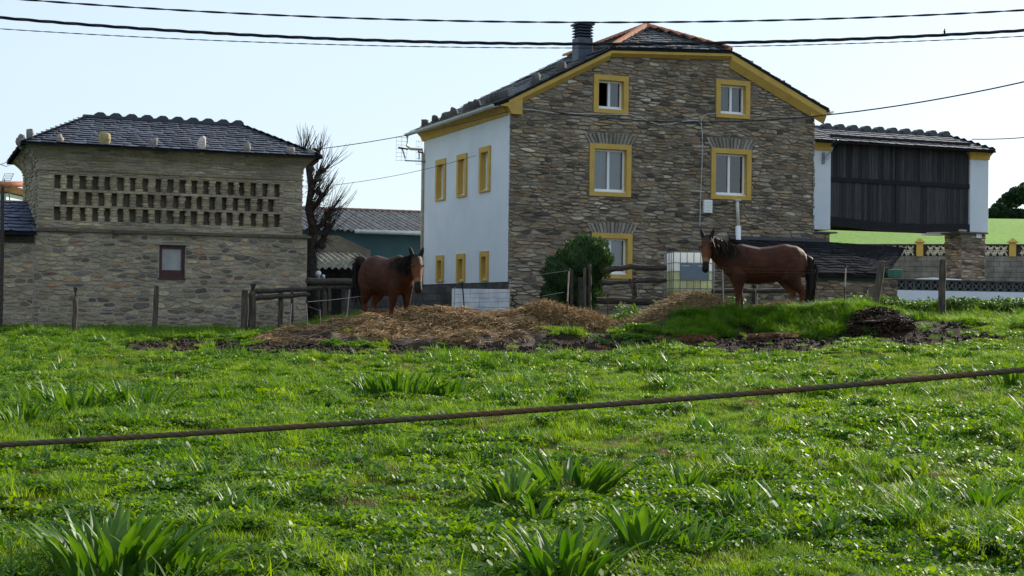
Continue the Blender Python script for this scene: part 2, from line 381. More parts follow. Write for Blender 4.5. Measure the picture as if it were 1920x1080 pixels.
def masonry(outline, holes, w, h, seed, place, parent, mt, palette, mortar=.012, relief=(.012, .04), limit=300, part='stone', jit=.32, rest='small_stones', rough=1., drop=lambda s, z: .1):
    """rubble stones filling a convex outline in (s, z); place(s, z, out) -> local point. The largest are parts, the others one part"""
    r = random.Random(seed); S = [p[0] for p in outline]; Z = [p[1] for p in outline]
    pts = []; z = min(Z) - h
    while z < max(Z) + h:
        hh = h * r.uniform(.6, 1.45); s = min(S) - w * r.random() - w
        while s < max(S) + w:
            ww = w * r.choice((.4, .55, .7, .9, 1, 1.3, 1.9)); sk = r.random() < drop(s, z)
            if not sk: pts.append((s + ww / 2, z + hh / 2 + h * r.uniform(-jit, jit)))
            s += ww
        z += hh
    if area(outline) < 0: outline = outline[::-1]
    stones = []
    for c in voronoi_cells(pts, w / h, w * 2.6):
        for i in range(len(outline)):
            if len(c) < 3: break
            a, b = outline[i], outline[(i + 1) % len(outline)]; ex, ey = b[0] - a[0], b[1] - a[1]
            c = clip_half(c, ey, -ex, ey * a[0] - ex * a[1])
        if len(c) < 3 or abs(area(c)) < .0016: continue
        bad = False
        for (s0, s1, z0, z1) in holes:
            cs = sum(p[0] for p in c) / len(c); cz = sum(p[1] for p in c) / len(c)
            if max(p[0] for p in c) <= s0 or min(p[0] for p in c) >= s1 or max(p[1] for p in c) <= z0 or min(p[1] for p in c) >= z1: continue
            if s0 < cs < s1 and z0 < cz < z1:
                e = min((cs - s0, 0), (s1 - cs, 1), (cz - z0, 2), (z1 - cz, 3))
                k = e[1]
            else:
                k = max((s0 - cs, 0), (cs - s1, 1), (z0 - cz, 2), (cz - z1, 3))[1]
            c = clip_half(c, *((1, 0, s0), (-1, 0, -s1), (0, 1, z0), (0, -1, -z1))[k])
            if len(c) < 3 or abs(area(c)) < .0016: bad = True; break
        if not bad: stones.append(c)
    stones.sort(key=lambda c: -abs(area(c)))
    rest_mb = MB()
    for i, c in enumerate(stones):
        cs = sum(p[0] for p in c) / len(c); cz = sum(p[1] for p in c) / len(c)
        ws = max(p[0] for p in c) - min(p[0] for p in c); hs = max(p[1] for p in c) - min(p[1] for p in c)
        mm = mortar * r.uniform(.6, 1.9) * rough
        f0, f1 = max(.5, 1 - 2 * mm / ws), max(.45, 1 - 2 * mm / hs)
        c = [(cs + (a - cs) * f0, cz + (b - cz) * f1) for a, b in c]
        q = []
        for j in range(len(c)):                       # round the corners
            a, b = c[j], c[(j + 1) % len(c)]; u = r.uniform(.16, .3)
            q.append((a[0] + (b[0] - a[0]) * u, a[1] + (b[1] - a[1]) * u)); q.append((a[0] + (b[0] - a[0]) * (1 - u), a[1] + (b[1] - a[1]) * (1 - u)))
        n = len(q); out = r.uniform(*relief); tx, tz = r.uniform(-.05, .05), r.uniform(-.14, .14)
        mb = rest_mb if i >= limit else MB()
        mb.col = palette(r, ws * hs, cs, cz)
        ins = min(.018, hs * .14)
        front = [(cs + (a - cs) * (1 - 2 * ins / ws), cz + (b - cz) * (1 - 2 * ins / max(hs, .03))) for a, b in q]
        vs = [place(a, b, -.02) for a, b in q] + [place(a, b, max(.004, out + (a - cs) * tx + (b - cz) * tz + r.uniform(-.003, .003))) for a, b in front]
        mb.add(vs, [(j, (j + 1) % n, n + (j + 1) % n, n + j) for j in range(n)] + [tuple(range(n, 2 * n))])
        if i < limit: mb.build(part, mt, parent, center=True)
    if rest_mb.f: rest_mb.build(rest, mt, parent, kind='stuff')
def sheet_with_holes(mb, outline, holes, place, out=0.):
    """the bedding behind the stones: outline minus rectangular holes"""
    if area(outline) < 0: outline = outline[::-1]
    xs = sorted({min(p[0] for p in outline), max(p[0] for p in outline)} | {v for h in holes for v in h[:2]})
    zs = sorted({min(p[1] for p in outline), max(p[1] for p in outline)} | {v for h in holes for v in h[2:]})
    for i in range(len(xs) - 1):
        for j in range(len(zs) - 1):
            cx, cz = (xs[i] + xs[i + 1]) / 2, (zs[j] + zs[j + 1]) / 2
            if any(h[0] < cx < h[1] and h[2] < cz < h[3] for h in holes): continue
            c = [(xs[i], zs[j]), (xs[i + 1], zs[j]), (xs[i + 1], zs[j + 1]), (xs[i], zs[j + 1])]
            for k in range(len(outline)):
                if len(c) < 3: break
                a, b = outline[k], outline[(k + 1) % len(outline)]; ex, ey = b[0] - a[0], b[1] - a[1]
                c = clip_half(c, ey, -ex, ey * a[0] - ex * a[1])
            if len(c) >= 3 and abs(area(c)) > 1e-5: mb.poly([place(a, b, out) for a, b in c])
def pal_house(r, ar, s, z):
    q = r.random(); k = r.uniform(1.0, 1.75)
    if q < .07: c = (.29, .275, .24)
    elif q < .20: c = (.065, .058, .052)
    elif q < .33: c = (.17, .125, .085)
    elif q < .42: c = (.21, .17, .11)
    elif q < .70: c = (.185, .168, .138)
    else: c = (.16, .14, .11)
    return tuple(v * k for v in c)
def pal_dove(r, ar, s, z):
    q = r.random(); k = r.uniform(1.1, 1.75)
    if q < .05: c = (.21, .135, .08)
    elif q < .11: c = (.12, .085, .065)
    elif q < .20: c = (.26, .21, .135)
    elif q < .34: c = (.10, .095, .088)
    elif q < .7: c = (.235, .21, .155)
    else: c = (.19, .172, .13)
    return tuple(v * k for v in c)
def pal_slab(r, ar, s, z):
    k = r.uniform(1.1, 1.7); c = r.choice(((.23, .205, .135), (.20, .185, .135), (.17, .15, .11), (.21, .20, .165)))
    return tuple(v * k for v in c)

# ------------------------------------------------------------------ slates
def slate_plane(c00, c10, c01, c11, rows, w, seed, parent, limit=300, thick=.016, tint=(.05, .058, .078), part='slate', lift=0.02, over=1.5, irregular=.3, mt=None):
    """slates on a four-sided plane: c00-c10 eave, c01-c11 top. Rows from the eave up, each slate a slab with cut corners"""
    r = random.Random(seed); c00, c10, c01, c11 = map(Vector, (c00, c10, c01, c11))
    n = (c10 - c00).cross(c01 - c00)
    if n.length < 1e-6: n = (c11 - c10).cross(c01 - c10)
    n.normalize()
    if n.z < 0: n = -n
    rest = MB(); cnt = 0
    for k in range(rows):
        v = k / rows; A = c00.lerp(c01, v); B = c10.lerp(c11, v)
        v2 = min(1.0, (k + over) / rows); A2 = c00.lerp(c01, v2); B2 = c10.lerp(c11, v2)
        L = (B - A).length; e = (B - A).normalized() if L > 1e-4 else Vector((1, 0, 0))
        up = ((A2 + B2) / 2 - (A + B) / 2); up = up - e * up.dot(e); hl = up.length
        if hl < 1e-5: continue
        up.normalize()
        x = -w * r.random() * .6
        while x < L - .02:
            ww = w * r.uniform(.6, 1.45); a, b = max(0, x), min(L, x + ww - .008); x += ww
            if b - a < .05: continue
            d = -r.uniform(-irregular, irregular) * .12 * hl
            c = min(.34 * (b - a), .12) * r.uniform(.5, 1.2)
            f = c * .9
            p = [(a + c, d), (b - c * r.uniform(.5, 1), d + r.uniform(-.01, .01)), (b, d + f), (b, hl), (a, hl), (a, d + f * r.uniform(.6, 1.1))]
            lo = lift + thick + r.uniform(0, .014); t0 = .004
            def pt(q, off):
                s = q[1] / hl
                return A + e * q[0] + up * q[1] + n * ((lo * (1 - s) + t0 * s) + off)
            mb = MB() if cnt < limit else rest
            g = r.uniform(.7, 1.35); mb.col = tuple(t * g for t in tint)
            top = [pt(q, 0) for q in p]; bot = [pt(q, -thick) for q in p]; m_ = len(p)
            mb.add(top + bot, [tuple(range(m_))] + [(j, m_ + j, m_ + (j + 1) % m_, (j + 1) % m_) for j in range(m_)])
            if cnt < limit: mb.build(part, mt or m_slate, parent, center=True)
            cnt += 1
    if rest.f: rest.build('small_slates', mt or m_slate, parent, kind='stuff')
# ------------------------------------------------------------------ the farmhouse
ANG = R(21.9)
_c = W(951, 585, 42.0); HF = Frame((_c.x, 42.0, 1.2), ANG)
GL, _ = HF.on_t(1523.5, 430)                    # length of the gable wall
SL, _ = HF.on_s(793.5, 480)                     # length of the white side wall
house = thing('farmhouse', 'tall stone farmhouse with ochre window surrounds and a white rendered side', 'house', HF.O, ANG)
gpl = lambda s, z, out: (s, -out, z)
spl = lambda t, z, out: (-out, t, z)
s1, z1 = HF.on_t(1141, 98); s2, z2 = HF.on_t(1366, 104)      # ends of the level top of the gable
zL = HF.on_t(957, 188)[1]; sR, zR = GL, HF.on_t(1524, 200)[1]
gable = [(0, -.5), (GL, -.5), (GL, zR), (s2, z2), (s1, z1), (0, zL)]
WIN = [((1113, 139, 1177, 215), 'open'), ((1342, 148, 1405, 224), 'dim'), ((1105, 268, 1182, 370), 'pale'), ((1333, 277, 1407, 376), 'dark'), ((1109, 436, 1184, 523), 'pale')]
holes = []
for (a, b, c, d), k in WIN:
    q0 = HF.on_t(a, b); q1 = HF.on_t(c, d); holes.append((q0[0], q1[0], q1[1], q0[1]))
TRIM = .15
openings = [(h[0] + TRIM, h[1] - TRIM, h[2] + TRIM * .8, h[3] - TRIM) for h in holes]
mb = MB(); sheet_with_holes(mb, gable, openings, gpl)
gw = mb.build('gable_wall', m_mortar, house)
lint = []                                        # voussoir stones over three windows
for h in (holes[2], holes[3], holes[4]): lint.append((h[0] - .02, h[1] + .02, h[3], h[3] + .34))
masonry(gable, [(h[0] - .005, h[1] + .005, h[2] - .005, h[3] + .005) for h in holes] + lint, .31, .088, 11, gpl, gw, m_stone, pal_house, mortar=.009, relief=(.004, .045), jit=.5, drop=lambda s, z: .36 if (z < 2.7 and s < 2.4) or (z < 3.6 and s > GL - 1.2) else .07)
rr = random.Random(5)
for (a, b, c, d) in lint:
    n = 13; 
    for k in range(n):
        x0 = a + (b - a) * k / n; x1 = a + (b - a) * (k + 1) / n; lean = ((x0 + x1) / 2 - (a + b) / 2) * .28
        m_ = MB(); g = rr.uniform(.8, 1.3); m_.col = (.19 * g, .19 * g, .175 * g); o = rr.uniform(.02, .05); zt = d - rr.uniform(0, .07)
        m_.add([gpl(x0 + .008, c, -.02), gpl(x1 - .008, c, -.02), gpl(x1 - .008 + lean, zt, -.02), gpl(x0 + .008 + lean, zt, -.02),
                gpl(x0 + .012, c, o), gpl(x1 - .012, c, o), gpl(x1 - .012 + lean, zt - .01, o), gpl(x0 + .012 + lean, zt - .01, o)],
               [(0, 1, 5, 4), (1, 2, 6, 5), (2, 3, 7, 6), (3, 0, 4, 7), (4, 5, 6, 7)])
        m_.build('lintel_stone', m_stone, gw, center=True)
def ring(mb, o, i, y0, y1, place):
    """rectangular frame o=(s0,s1,z0,z1) around i between depths y0 (front, out) and y1"""
    O = [(o[0], o[2]), (o[1], o[2]), (o[1], o[3]), (o[0], o[3])]; I = [(i[0], i[2]), (i[1], i[2]), (i[1], i[3]), (i[0], i[3])]
    v = [place(a, b, y0) for a, b in O] + [place(a, b, y0) for a, b in I] + [place(a, b, y1) for a, b in I] + [place(a, b, y1) for a, b in O]
    f = []
    for j in range(4):
        k = (j + 1) % 4; f += [(j, k, 4 + k, 4 + j), (4 + j, 4 + k, 8 + k, 8 + j), (j, 12 + j, 12 + k, k), (8 + j, 8 + k, 12 + k, 12 + j)]
    mb.add(v, f)
def rect_box(mb, s0, s1, z0, z1, o0, o1, place):
    v = [place(a, b, o) for o in (o0, o1) for a, b in ((s0, z0), (s1, z0), (s1, z1), (s0, z1))]
    mb.add(v, [(0, 1, 2, 3), (7, 6, 5, 4), (0, 4, 5, 1), (1, 5, 6, 2), (2, 6, 7, 3), (3, 7, 4, 0)])
def window(parent, h, op, place, kind, leaves=2):
    m_ = MB(); ring(m_, h, op, .05, -.22, place); w = m_.build('window', m_ochre, parent); w['label'] = 'ochre painted window surround'
    F = .055
    m_ = MB(); inn = (op[0] + F, op[1] - F, op[2] + F + .04, op[3] - F); ring(m_, op, inn, -.12, -.19, place)
    m_.build('frame', m_frame, w)
    m_ = MB(); rect_box(m_, op[0] - .02, op[1] + .02, op[2] - .03, op[2] + .035, -.19, -.03, place); m_.build('sill', m_frame, w)
    mid = (op[0] + op[1]) / 2; q = .035
    cells = [(inn[0], mid - q), (mid + q, inn[1])] if leaves == 2 else [(inn[0], inn[1])]
    if leaves == 2:
        m_ = MB(); rect_box(m_, mid - q, mid + q, inn[2], inn[3], -.18, -.115, place); m_.build('mullion', m_frame, w)
    for n, (a, b) in enumerate(cells):
        if not (kind == 'open' and n == 0):
            m_ = MB(); m_.poly([place(a, inn[2], -.155), place(b, inn[2], -.155), place(b, inn[3], -.155), place(a, inn[3], -.155)]); m_.build('pane', m_glass, w)
        if kind == 'pale' or (kind in ('dim', 'open') and not (kind == 'open' and n == 0)):
            m_ = MB(); K = 10
            for j in range(K):
                xa, xb = a - .02 + (b - a + .04) * j / K, a - .02 + (b - a + .04) * (j + 1) / K; d0, d1 = -.27 - .03 * (j % 2), -.27 - .03 * ((j + 1) % 2)
                m_.poly([place(xa, inn[2] - .05, d0), place(xb, inn[2] - .05, d1), place(xb, inn[3] + .02, d1), place(xa, inn[3] + .02, d0)])
            m_.build('curtain', m_curtain if kind == 'pale' else m_curtain_d, w)
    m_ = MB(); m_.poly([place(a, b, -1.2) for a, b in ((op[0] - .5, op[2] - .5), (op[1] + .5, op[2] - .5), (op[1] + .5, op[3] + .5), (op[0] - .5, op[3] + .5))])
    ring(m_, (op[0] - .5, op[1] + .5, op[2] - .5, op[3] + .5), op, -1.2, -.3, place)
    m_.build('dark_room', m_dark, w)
    return w
for ((r_, k), h, op) in zip(WIN, holes, openings): window(gw, h, op, gpl, k)

# white side wall with its six narrow windows
zs0, zs1 = HF.on_s(952, 195)[1], HF.on_s(955, 528)[1]
SW = [((820, 297, 838, 378), 0), ((860, 287, 878, 371), 1), ((902, 273, 922, 362), 0), ((821, 477, 834, 531), 0), ((859, 474, 874, 531), 0), ((903, 469, 918, 529), 0)]
sh = []
for (a, b, c, d), k in SW:
    t0 = HF.on_s(c, b)[0]; t1 = HF.on_s(a, b)[0]; zt = HF.on_s((a + c) / 2, b + 2)[1]; zb = HF.on_s((a + c) / 2, d - 2)[1]
    sh.append((t0, t1, zb, zt))
sop = [(h[0] + .14, h[1] - .14, h[2] + .05, h[3] - .16) for h in sh]
side = [(0, zs1), (SL, zs1), (SL, zs0), (0, zs0)]
mb = MB(); sheet_with_holes(mb, side, sop, spl, .02); mb.poly([spl(0, zs1, .02), spl(SL, zs1, .02), spl(SL, zs1, -.1), spl(0, zs1, -.1)])
mb.poly([(-.02, 0, zs1), (0.03, 0, zs1), (0.03, 0, zs0), (-.02, 0, zs0)])
sw = mb.build('side_wall', m_white, house)
for h, op in zip(sh, sop):
    w = window(sw, h, op, lambda t, z, o: (-.02 - o * .999, t, z), 'dim', leaves=1)
mb = MB(); rect_box(mb, 0.0, SL, -.5, zs1 - .002, -.3, .012, spl); mb.build('plinth', m_conc_d, house)
mb = MB()
mb.poly([(GL, 0, -.5), (GL, SL, -.5), (GL, SL, zR), (GL, 0, zR)]); mb.poly([(0, SL, -.5), (0, SL, zL), (s1, SL, z1), (s2, SL, z2), (GL, SL, zR), (GL, SL, -.5)])
mb.build('back_walls', m_white, house)
qm = MB(); zq = -.3; k = 0                                # quoin edge stones along the right corner (ragged outline)
rr = random.Random(9)
while zq < zR - .05:
    hq = rr.uniform(.08, .2); m_ = MB(); g = rr.uniform(.7, 1.2); m_.col = (.2 * g, .19 * g, .165 * g)
    m_.box(GL - .02, GL + rr.uniform(.01, .05), rr.uniform(-.045, -.02), .3, zq, zq + hq - .015); m_.build('quoin', m_stone, gw, center=True); zq += hq

# roof: two slopes, a half hip over the gable
slL = (z1 - zL) / s1; slR = (z2 - zR) / (GL - s2)
sr = (z2 + slR * s2 - zL) / (slL + slR); zr = zL + slL * sr        # ridge
best = None
for i in range(0, 500):
    t = i * .01; q = proj(HF.world(sr, t, zr + .12)); e = abs(q[0] - 1211)
    if best is None or e < best[0]: best = (e, t, q)
TH = best[1]
print('ridge', sr, zr, 'hip', TH, best[2], 'GL', GL, 'SL', SL, 'zL', zL, 'zR', zR)
OV = .45; TV = -.22; TB = SL + .25
LZ = lambda s: zL + slL * s + .10
RZ = lambda s: zR + slR * (GL - s) + .10
roof = MB()
def slab(mb, pts, th=.07): mb.prism([Vector(p) for p in pts], (0, 0, -th))
slab(roof, [(-OV, TV, LZ(-OV)), (s1, TV, LZ(s1)), (sr, TH, LZ(sr)), (sr, TB, LZ(sr)), (-OV, TB, LZ(-OV))])
slab(roof, [(GL + OV, TV, RZ(GL + OV)), (GL + OV, TB, RZ(GL + OV)), (sr, TB, RZ(sr)), (sr, TH, RZ(sr)), (s2, TV, RZ(s2))])
slab(roof, [(s1, TV, LZ(s1)), (s2, TV, RZ(s2)), (sr, TH, LZ(sr))])
ro = roof.build('roof', m_under, house)
slate_plane((s1, TV, LZ(s1)), (s2, TV, RZ(s2)), (sr, TH, LZ(sr)), (sr, TH, LZ(sr)), 11, .3, 3, ro, tint=(.10, .105, .115))
slate_plane((-OV, TB, LZ(-OV)), (-OV, TV, LZ(-OV)), (s1, TB, LZ(s1)), (s1, TV, LZ(s1)), 10, .42, 4, ro, limit=0, tint=(.07, .073, .085))
slate_plane((s1, TB, LZ(s1)), (s1, TV, LZ(s1)), (sr, TB, LZ(sr)), (sr, TH, LZ(sr)), 6, .42, 5, ro, limit=0, tint=(.07, .073, .085))
slate_plane((GL + OV, TV, RZ(GL + OV)), (GL + OV, TB, RZ(GL + OV)), (s2, TV, RZ(s2)), (s2, TB, RZ(s2)), 10, .42, 6, ro, limit=0, tint=(.07, .073, .085))
slate_plane((s2, TV, RZ(s2)), (s2, TB, RZ(s2)), (sr, TH, RZ(sr)), (sr, TB, RZ(sr)), 7, .42, 7, ro, limit=0, tint=(.07, .073, .085))
def ridge_tiles(a, b, n, parent, rad=.12, mt=None, name='ridge_tile'):
    a, b = Vector(a), Vector(b); d = (b - a)
    e = d.normalized(); sd = e.cross(Vector((0, 0, 1))).normalized(); up = sd.cross(e)
    for k in range(n):
        p0 = a + d * (k / n) + up * .0; p1 = a + d * ((k + 1.12) / n) + up * .035; m_ = MB(); vs = []
        for p, rd in ((p0, rad * 1.12), (p1, rad * .92)):
            for th in (0, .03):
                for j in range(7):
                    q = math.pi * j / 6; vs.append(p + sd * math.cos(q) * (rd - th) + up * (math.sin(q) * (rd - th) - .04))
        f = [(j, j + 1, 15 + j, 14 + j) for j in range(6)] + [(7 + j, 21 + j, 22 + j, 8 + j) for j in range(6)] + [(j, 7 + j, 8 + j, j + 1) for j in range(6)]
        m_.add(vs, f); m_.build(name, mt or m_tile, parent, center=True)
ridge_tiles((s1 + .05, TV + .05, LZ(s1) + .05), (sr, TH, LZ(sr) + .06), 9, ro)
ridge_tiles((s2, TV + .05, RZ(s2) + .05), (sr, TH, LZ(sr) + .06), 11, ro)
ridge_tiles((sr, TH, LZ(sr) + .05), (sr, TB, LZ(sr) + .05), 18, ro)
def rubble(name, parent, x, y, z, rx, ry, rz, seed, mt=None, col=(.16, .155, .15)):
    m_ = MB(); m_.col = col; m_.blob((x, y, z), (rx, ry, rz), seed, .3, 2); q_ = random.Random(seed); zt_c = z + rz * q_.uniform(.55, .8); tl_ = q_.uniform(-.5, .5)
    m_.v = [(a, b, min(c, zt_c + (a - x) * tl_)) for a, b, c in m_.v]; return m_.build(name, mt or m_stone, parent, center=True, smooth=True)
rr = random.Random(21)
for i, (px, py, hp) in enumerate([(797, 224, 10), (817, 215, 10), (834, 210, 9), (841, 207, 7), (851, 201, 13), (874, 192, 14), (886, 187, 11), (893, 184, 13), (914, 178, 13), (925, 171, 13), (932, 168, 15), (959, 158, 13)]):
    t, z = HF.on_s(px, py + hp / 2, -.2); t = min(max(t, .0), TB - .1)
    rubble('roof_stone', ro, -.2, t, LZ(-.2) + .05 + hp * .004, .13, rr.uniform(.11, .17), .10 + hp * .012, i + 3, col=(.085, .085, .085))
for i, (px, py) in enumerate([(1004, 139), (1051, 117)]):
    s, z = HF.on_t(px, py, .15); rubble('roof_stone', ro, s, .12, LZ(s) + .14, .14, .14, .23, i + 40, col=(.09, .09, .09))
for i, (px, py) in enumerate([(1403, 107), (1463, 142), (1520, 172)]):
    s, z = HF.on_t(px, py, .2); rubble('roof_stone', ro, s, .15, RZ(s) + .10, .16, .14, .11, i + 50, col=(.17, .165, .15))
for i, (px, py, c) in enumerate([(1180, 80, .12), (1236, 82, .42), (1277, 81, .22), (1329, 89, .2)]):
    s, z = HF.on_t(px, py, .3); kk = .3 * (LZ(sr) - LZ(s1)) / TH
    rubble('roof_stone', ro, s, .05, LZ(s1) + .3 * 0 + (.05 - TV) * (LZ(sr) - LZ(s1)) / (TH - TV) + .09, .13, .11, .1, i + 60, col=(c, c * .95, c * .85))
# ochre cornices along the verge and the eave
def band(mb, a, b, h, o0, o1, drop=0.):                         # a, b in (s, z) on the gable: band below the line, from out o0 to out o1
    mb.add([gpl(a[0], a[1], o1), gpl(b[0], b[1], o1), gpl(b[0], b[1] - h * .45, o1), gpl(a[0], a[1] - h * .45, o1),
            gpl(a[0], a[1] - h, o0), gpl(b[0], b[1] - h, o0), gpl(a[0], a[1], -.05), gpl(b[0], b[1], -.05)],
           [(0, 3, 2, 1), (3, 4, 5, 2), (0, 1, 7, 6), (4, 6, 7, 5), (0, 6, 4, 3), (1, 2, 5, 7)])
B = .025
for nm, a, b, h in (('verge_trim', (-.1, LZ(-.1) - .075), (s1, LZ(s1) - .075), .26), ('verge_trim', (s1, LZ(s1) - .075), (s2, RZ(s2) - .075), .17), ('verge_trim', (s2, RZ(s2) - .075), (GL + .33, RZ(GL + .33) - .075), .40)):
    m_ = MB(); band(m_, a, b, h, .045, .20); m_.build(nm, m_ochre, house)
m_ = MB(); c0 = HF.on_t(975, 192)[0]                            # block where verge and eave meet
m_.prism([(-.38, -.19, LZ(-.38) - .09), (c0, -.19, LZ(-.05) - .0), (c0, -.19, LZ(0) - .50), (0.0, -.19, LZ(0) - .50), (-.12, -.19, LZ(0) - .30)], (0, .25, 0)); m_.build('eave_bracket', m_ochre, house)
m_ = MB(); m_.prism([(GL - .17, -.12, zR + .12), (GL + .30, -.12, RZ(GL + .33) - .1), (GL + .24, -.12, zR - .12), (GL + .06, -.12, zR - .32), (GL - .17, -.12, zR - .32)], (0, .3, 0)); m_.build('eave_bracket', m_ochre, house)
m_ = MB()                                                       # coved eave cornice over the white wall
prof = [(-.02, zL - .42), (-.06, zL - .40), (-.12, zL - .27), (-.24, zL - .15), (-.38, LZ(-.4) - .09), (0.02, LZ(0) - .09)]
n = len(prof); vs = [(a, .07, z) for a, z in prof] + [(a, SL + .1, z) for a, z in prof]
m_.add(vs, [tuple(range(n)), tuple(reversed(range(n, 2 * n)))] + [(j, n + j, n + (j + 1) % n, (j + 1) % n) for j in range(n)]); m_.build('eave_cornice', m_ochre, house)
def gutter(parent, x, y0, y1, z, rad, mt):
    m_ = MB(); vs = []
    for y in (y0, y1):
        for rd in (rad, rad - .012):
            for j in range(7): q = math.pi + math.pi * j / 6; vs.append((x + math.cos(q) * rd, y, z + math.sin(q) * rd))
    f = [(j, j + 1, 15 + j, 14 + j) for j in range(6)] + [(7 + j, 21 + j, 22 + j, 8 + j) for j in range(6)] + [(j, 7 + j, 8 + j, j + 1) for j in range(6)] + [(14 + j, 15 + j, 22 + j, 21 + j) for j in range(6)]
    m_.add(vs, f); return m_.build('gutter', mt, parent)
gutter(house, -OV - .03, TV + .05, TB + .2, LZ(-OV) - .02, .085, m_zinc)
gutter(house, GL + OV + .04, TV - .02, TB, RZ(GL + OV) - .02, .085, m_frame)
m_ = MB(); m_.tube([(-OV - .03, TB + .1, LZ(-OV) - .08), (-OV - .03, TB + .1, LZ(-OV) - .42), (-OV + .05, TB + .02, LZ(-OV) - .52), (-.1, SL - .05, LZ(-OV) - .56), (-.07, SL - .04, LZ(-OV) - .7), (-.07, SL - .04, 0.2)], .045, 8)
m_.build('downpipe', mat('cream_pipe', (.5, .45, .33), rough=.5), house, smooth=True)
# chimney
ts = 1.7; sc_, _z = HF.on_t(1092, 95, ts); ch = MB(); zb = LZ(sc_) - .3; zt = HF.on_t(1092, 72, ts)[1]; hw = .235
ch.bbox(sc_ - hw, sc_ + hw, ts - hw, ts + hw, zb, zt, .012); cho = ch.build('chimney', m_chim, ro); m_ = MB()
m_.bbox(sc_ - .18, sc_ + .18, ts - .18, ts + .18, zt, zt + .36, .01); m_.build('flue', m_dark, cho)
for k in range(4):
    m_ = MB(); zz = zt + .04 + k * .088
    m_.add([(sc_ + a * w_, ts + b * w_, zz + dz) for w_, dz in ((.255, 0), (.205, .05)) for a, b in ((-1, -1), (1, -1), (1, 1), (-1, 1))], [(3, 2, 1, 0), (4, 5, 6, 7)] + [(j, (j + 1) % 4, 4 + (j + 1) % 4, 4 + j) for j in range(4)])
    m_.build('louvre', m_chim, cho)
m_ = MB(); m_.bbox(sc_ - .28, sc_ + .28, ts - .28, ts + .28, zt + .375, zt + .43, .008); m_.build('cap', m_chim, cho)
# things fixed to the walls: meter box, downpipe stub, cables, antennas
a = HF.on_t(1316, 375); b = HF.on_t(1331, 400); m_ = MB(); m_.bbox(a[0], b[0], -.16, -.05, b[1], a[1], .01); bx = m_.build('meter_box', m_frame, house); bx['label'] = 'small white meter box on the gable wall'
for k in range(4): m_ = MB(); zz = b[1] + .07 + .075 * k; rect_box(m_, a[0] + .04, b[0] - .03, zz, zz + .008, .155, .163, gpl); m_.build('louvre', m_grey, bx)
a = HF.on_t(1378, 377); b = HF.on_t(1380, 424); c = HF.on_t(1380, 470)
m_ = MB(); m_.tube([(a[0], -.13, a[1]), (b[0], -.13, b[1])], .055, 10); fo = m_.build('flue_pipe', mat('cream_flue', (.6, .58, .5), rough=.5), house, smooth=True)
m_ = MB(); m_.tube([(b[0], -.13, b[1]), (b[0], -.13, c[1] - .3)], .085, 10); m_.build('lower_sleeve', m_frame, fo, smooth=True)
m_ = MB(); m_.box(a[0] - .1, a[0] + .1, -.2, -.05, a[1], a[1] + .04); m_.build('pipe_cap', m_zinc, fo)
def facade_cable(name, pts, rad, mt, out=.06):
    q = [HF.on_t(x, y) for x, y in pts]; m_ = MB(); m_.tube([gpl(s, z, out) for s, z in q], rad, 5); return m_.build(name, mt, house)
facade_cable('facade_cable', [(965, 208), (978, 205), (1000, 207), (1022, 210), (1034, 212), (1062, 213), (1100, 214), (1150, 215), (1182, 216), (1197, 220), (1215, 228), (1234, 234), (1255, 233), (1280, 228), (1300, 226), (1308, 228), (1313, 234), (1315, 250), (1315, 290), (1313, 340), (1311, 380), (1311, 400), (1310, 424)], .014, m_wire)
facade_cable('facade_cable', [(1313, 240), (1313, 226), (1317, 218), (1328, 213), (1345, 213)], .012, m_wire)
facade_cable('facade_cable', [(1402, 216), (1430, 218), (1470, 220), (1520, 219)], .008, m_wire)
facade_cable('facade_cable', [(1311, 385), (1313, 395), (1317, 401), (1324, 401)], .009, m_wire)
def antenna(parent, base, arm, top, n, w, name='antenna'):
    m_ = MB(); m_.tube([base, arm, (arm[0], arm[1], arm[2] + .1), top], .022, 6); an = m_.build(name, m_grey, parent)
    for k in range(n):
        z = top[2] + (.5 - k / (n - 1)) * .75
        m_ = MB(); m_.tube([(top[0] - w, top[1] + .06, z), (top[0] + w, top[1] + .06, z)], .005, 4); m_.build('element', m_zinc, an)
    for s_ in (-1, 0, 1):
        m_ = MB(); m_.tube([(top[0] + s_ * w * .95, top[1] + .06, top[2] - .4), (top[0] + s_ * w * .95, top[1] + .06, top[2] + .4)], .005, 4); m_.build('element', m_zinc, an)
    m_ = MB(); m_.tube([(top[0] - w * .9, top[1] - .12, top[2] + .02), (top[0] + w * .9, top[1] - .12, top[2] - .02)], .028, 6); m_.build('reflector_boom', m_cable, an)
t0 = SL - .1; z0 = HF.on_s(796, 303)[1]
k_ = HF.loc(W(754, 300, HF.world(0, t0, 0).y)); k2 = HF.loc(W(754, 279, HF.world(0, t0, 0).y))
antenna(house, (-.02, t0, z0), (k_.x + .1, k_.y, z0 + .02), (k2.x, k2.y, k2.z), 7, .19)
k2 = HF.loc(W(786, 286, HF.world(0, t0, 0).y)); antenna(house, (-.02, t0 - .1, z0), (k2.x, k2.y, z0), (k2.x, k2.y, k2.z), 5, .09)
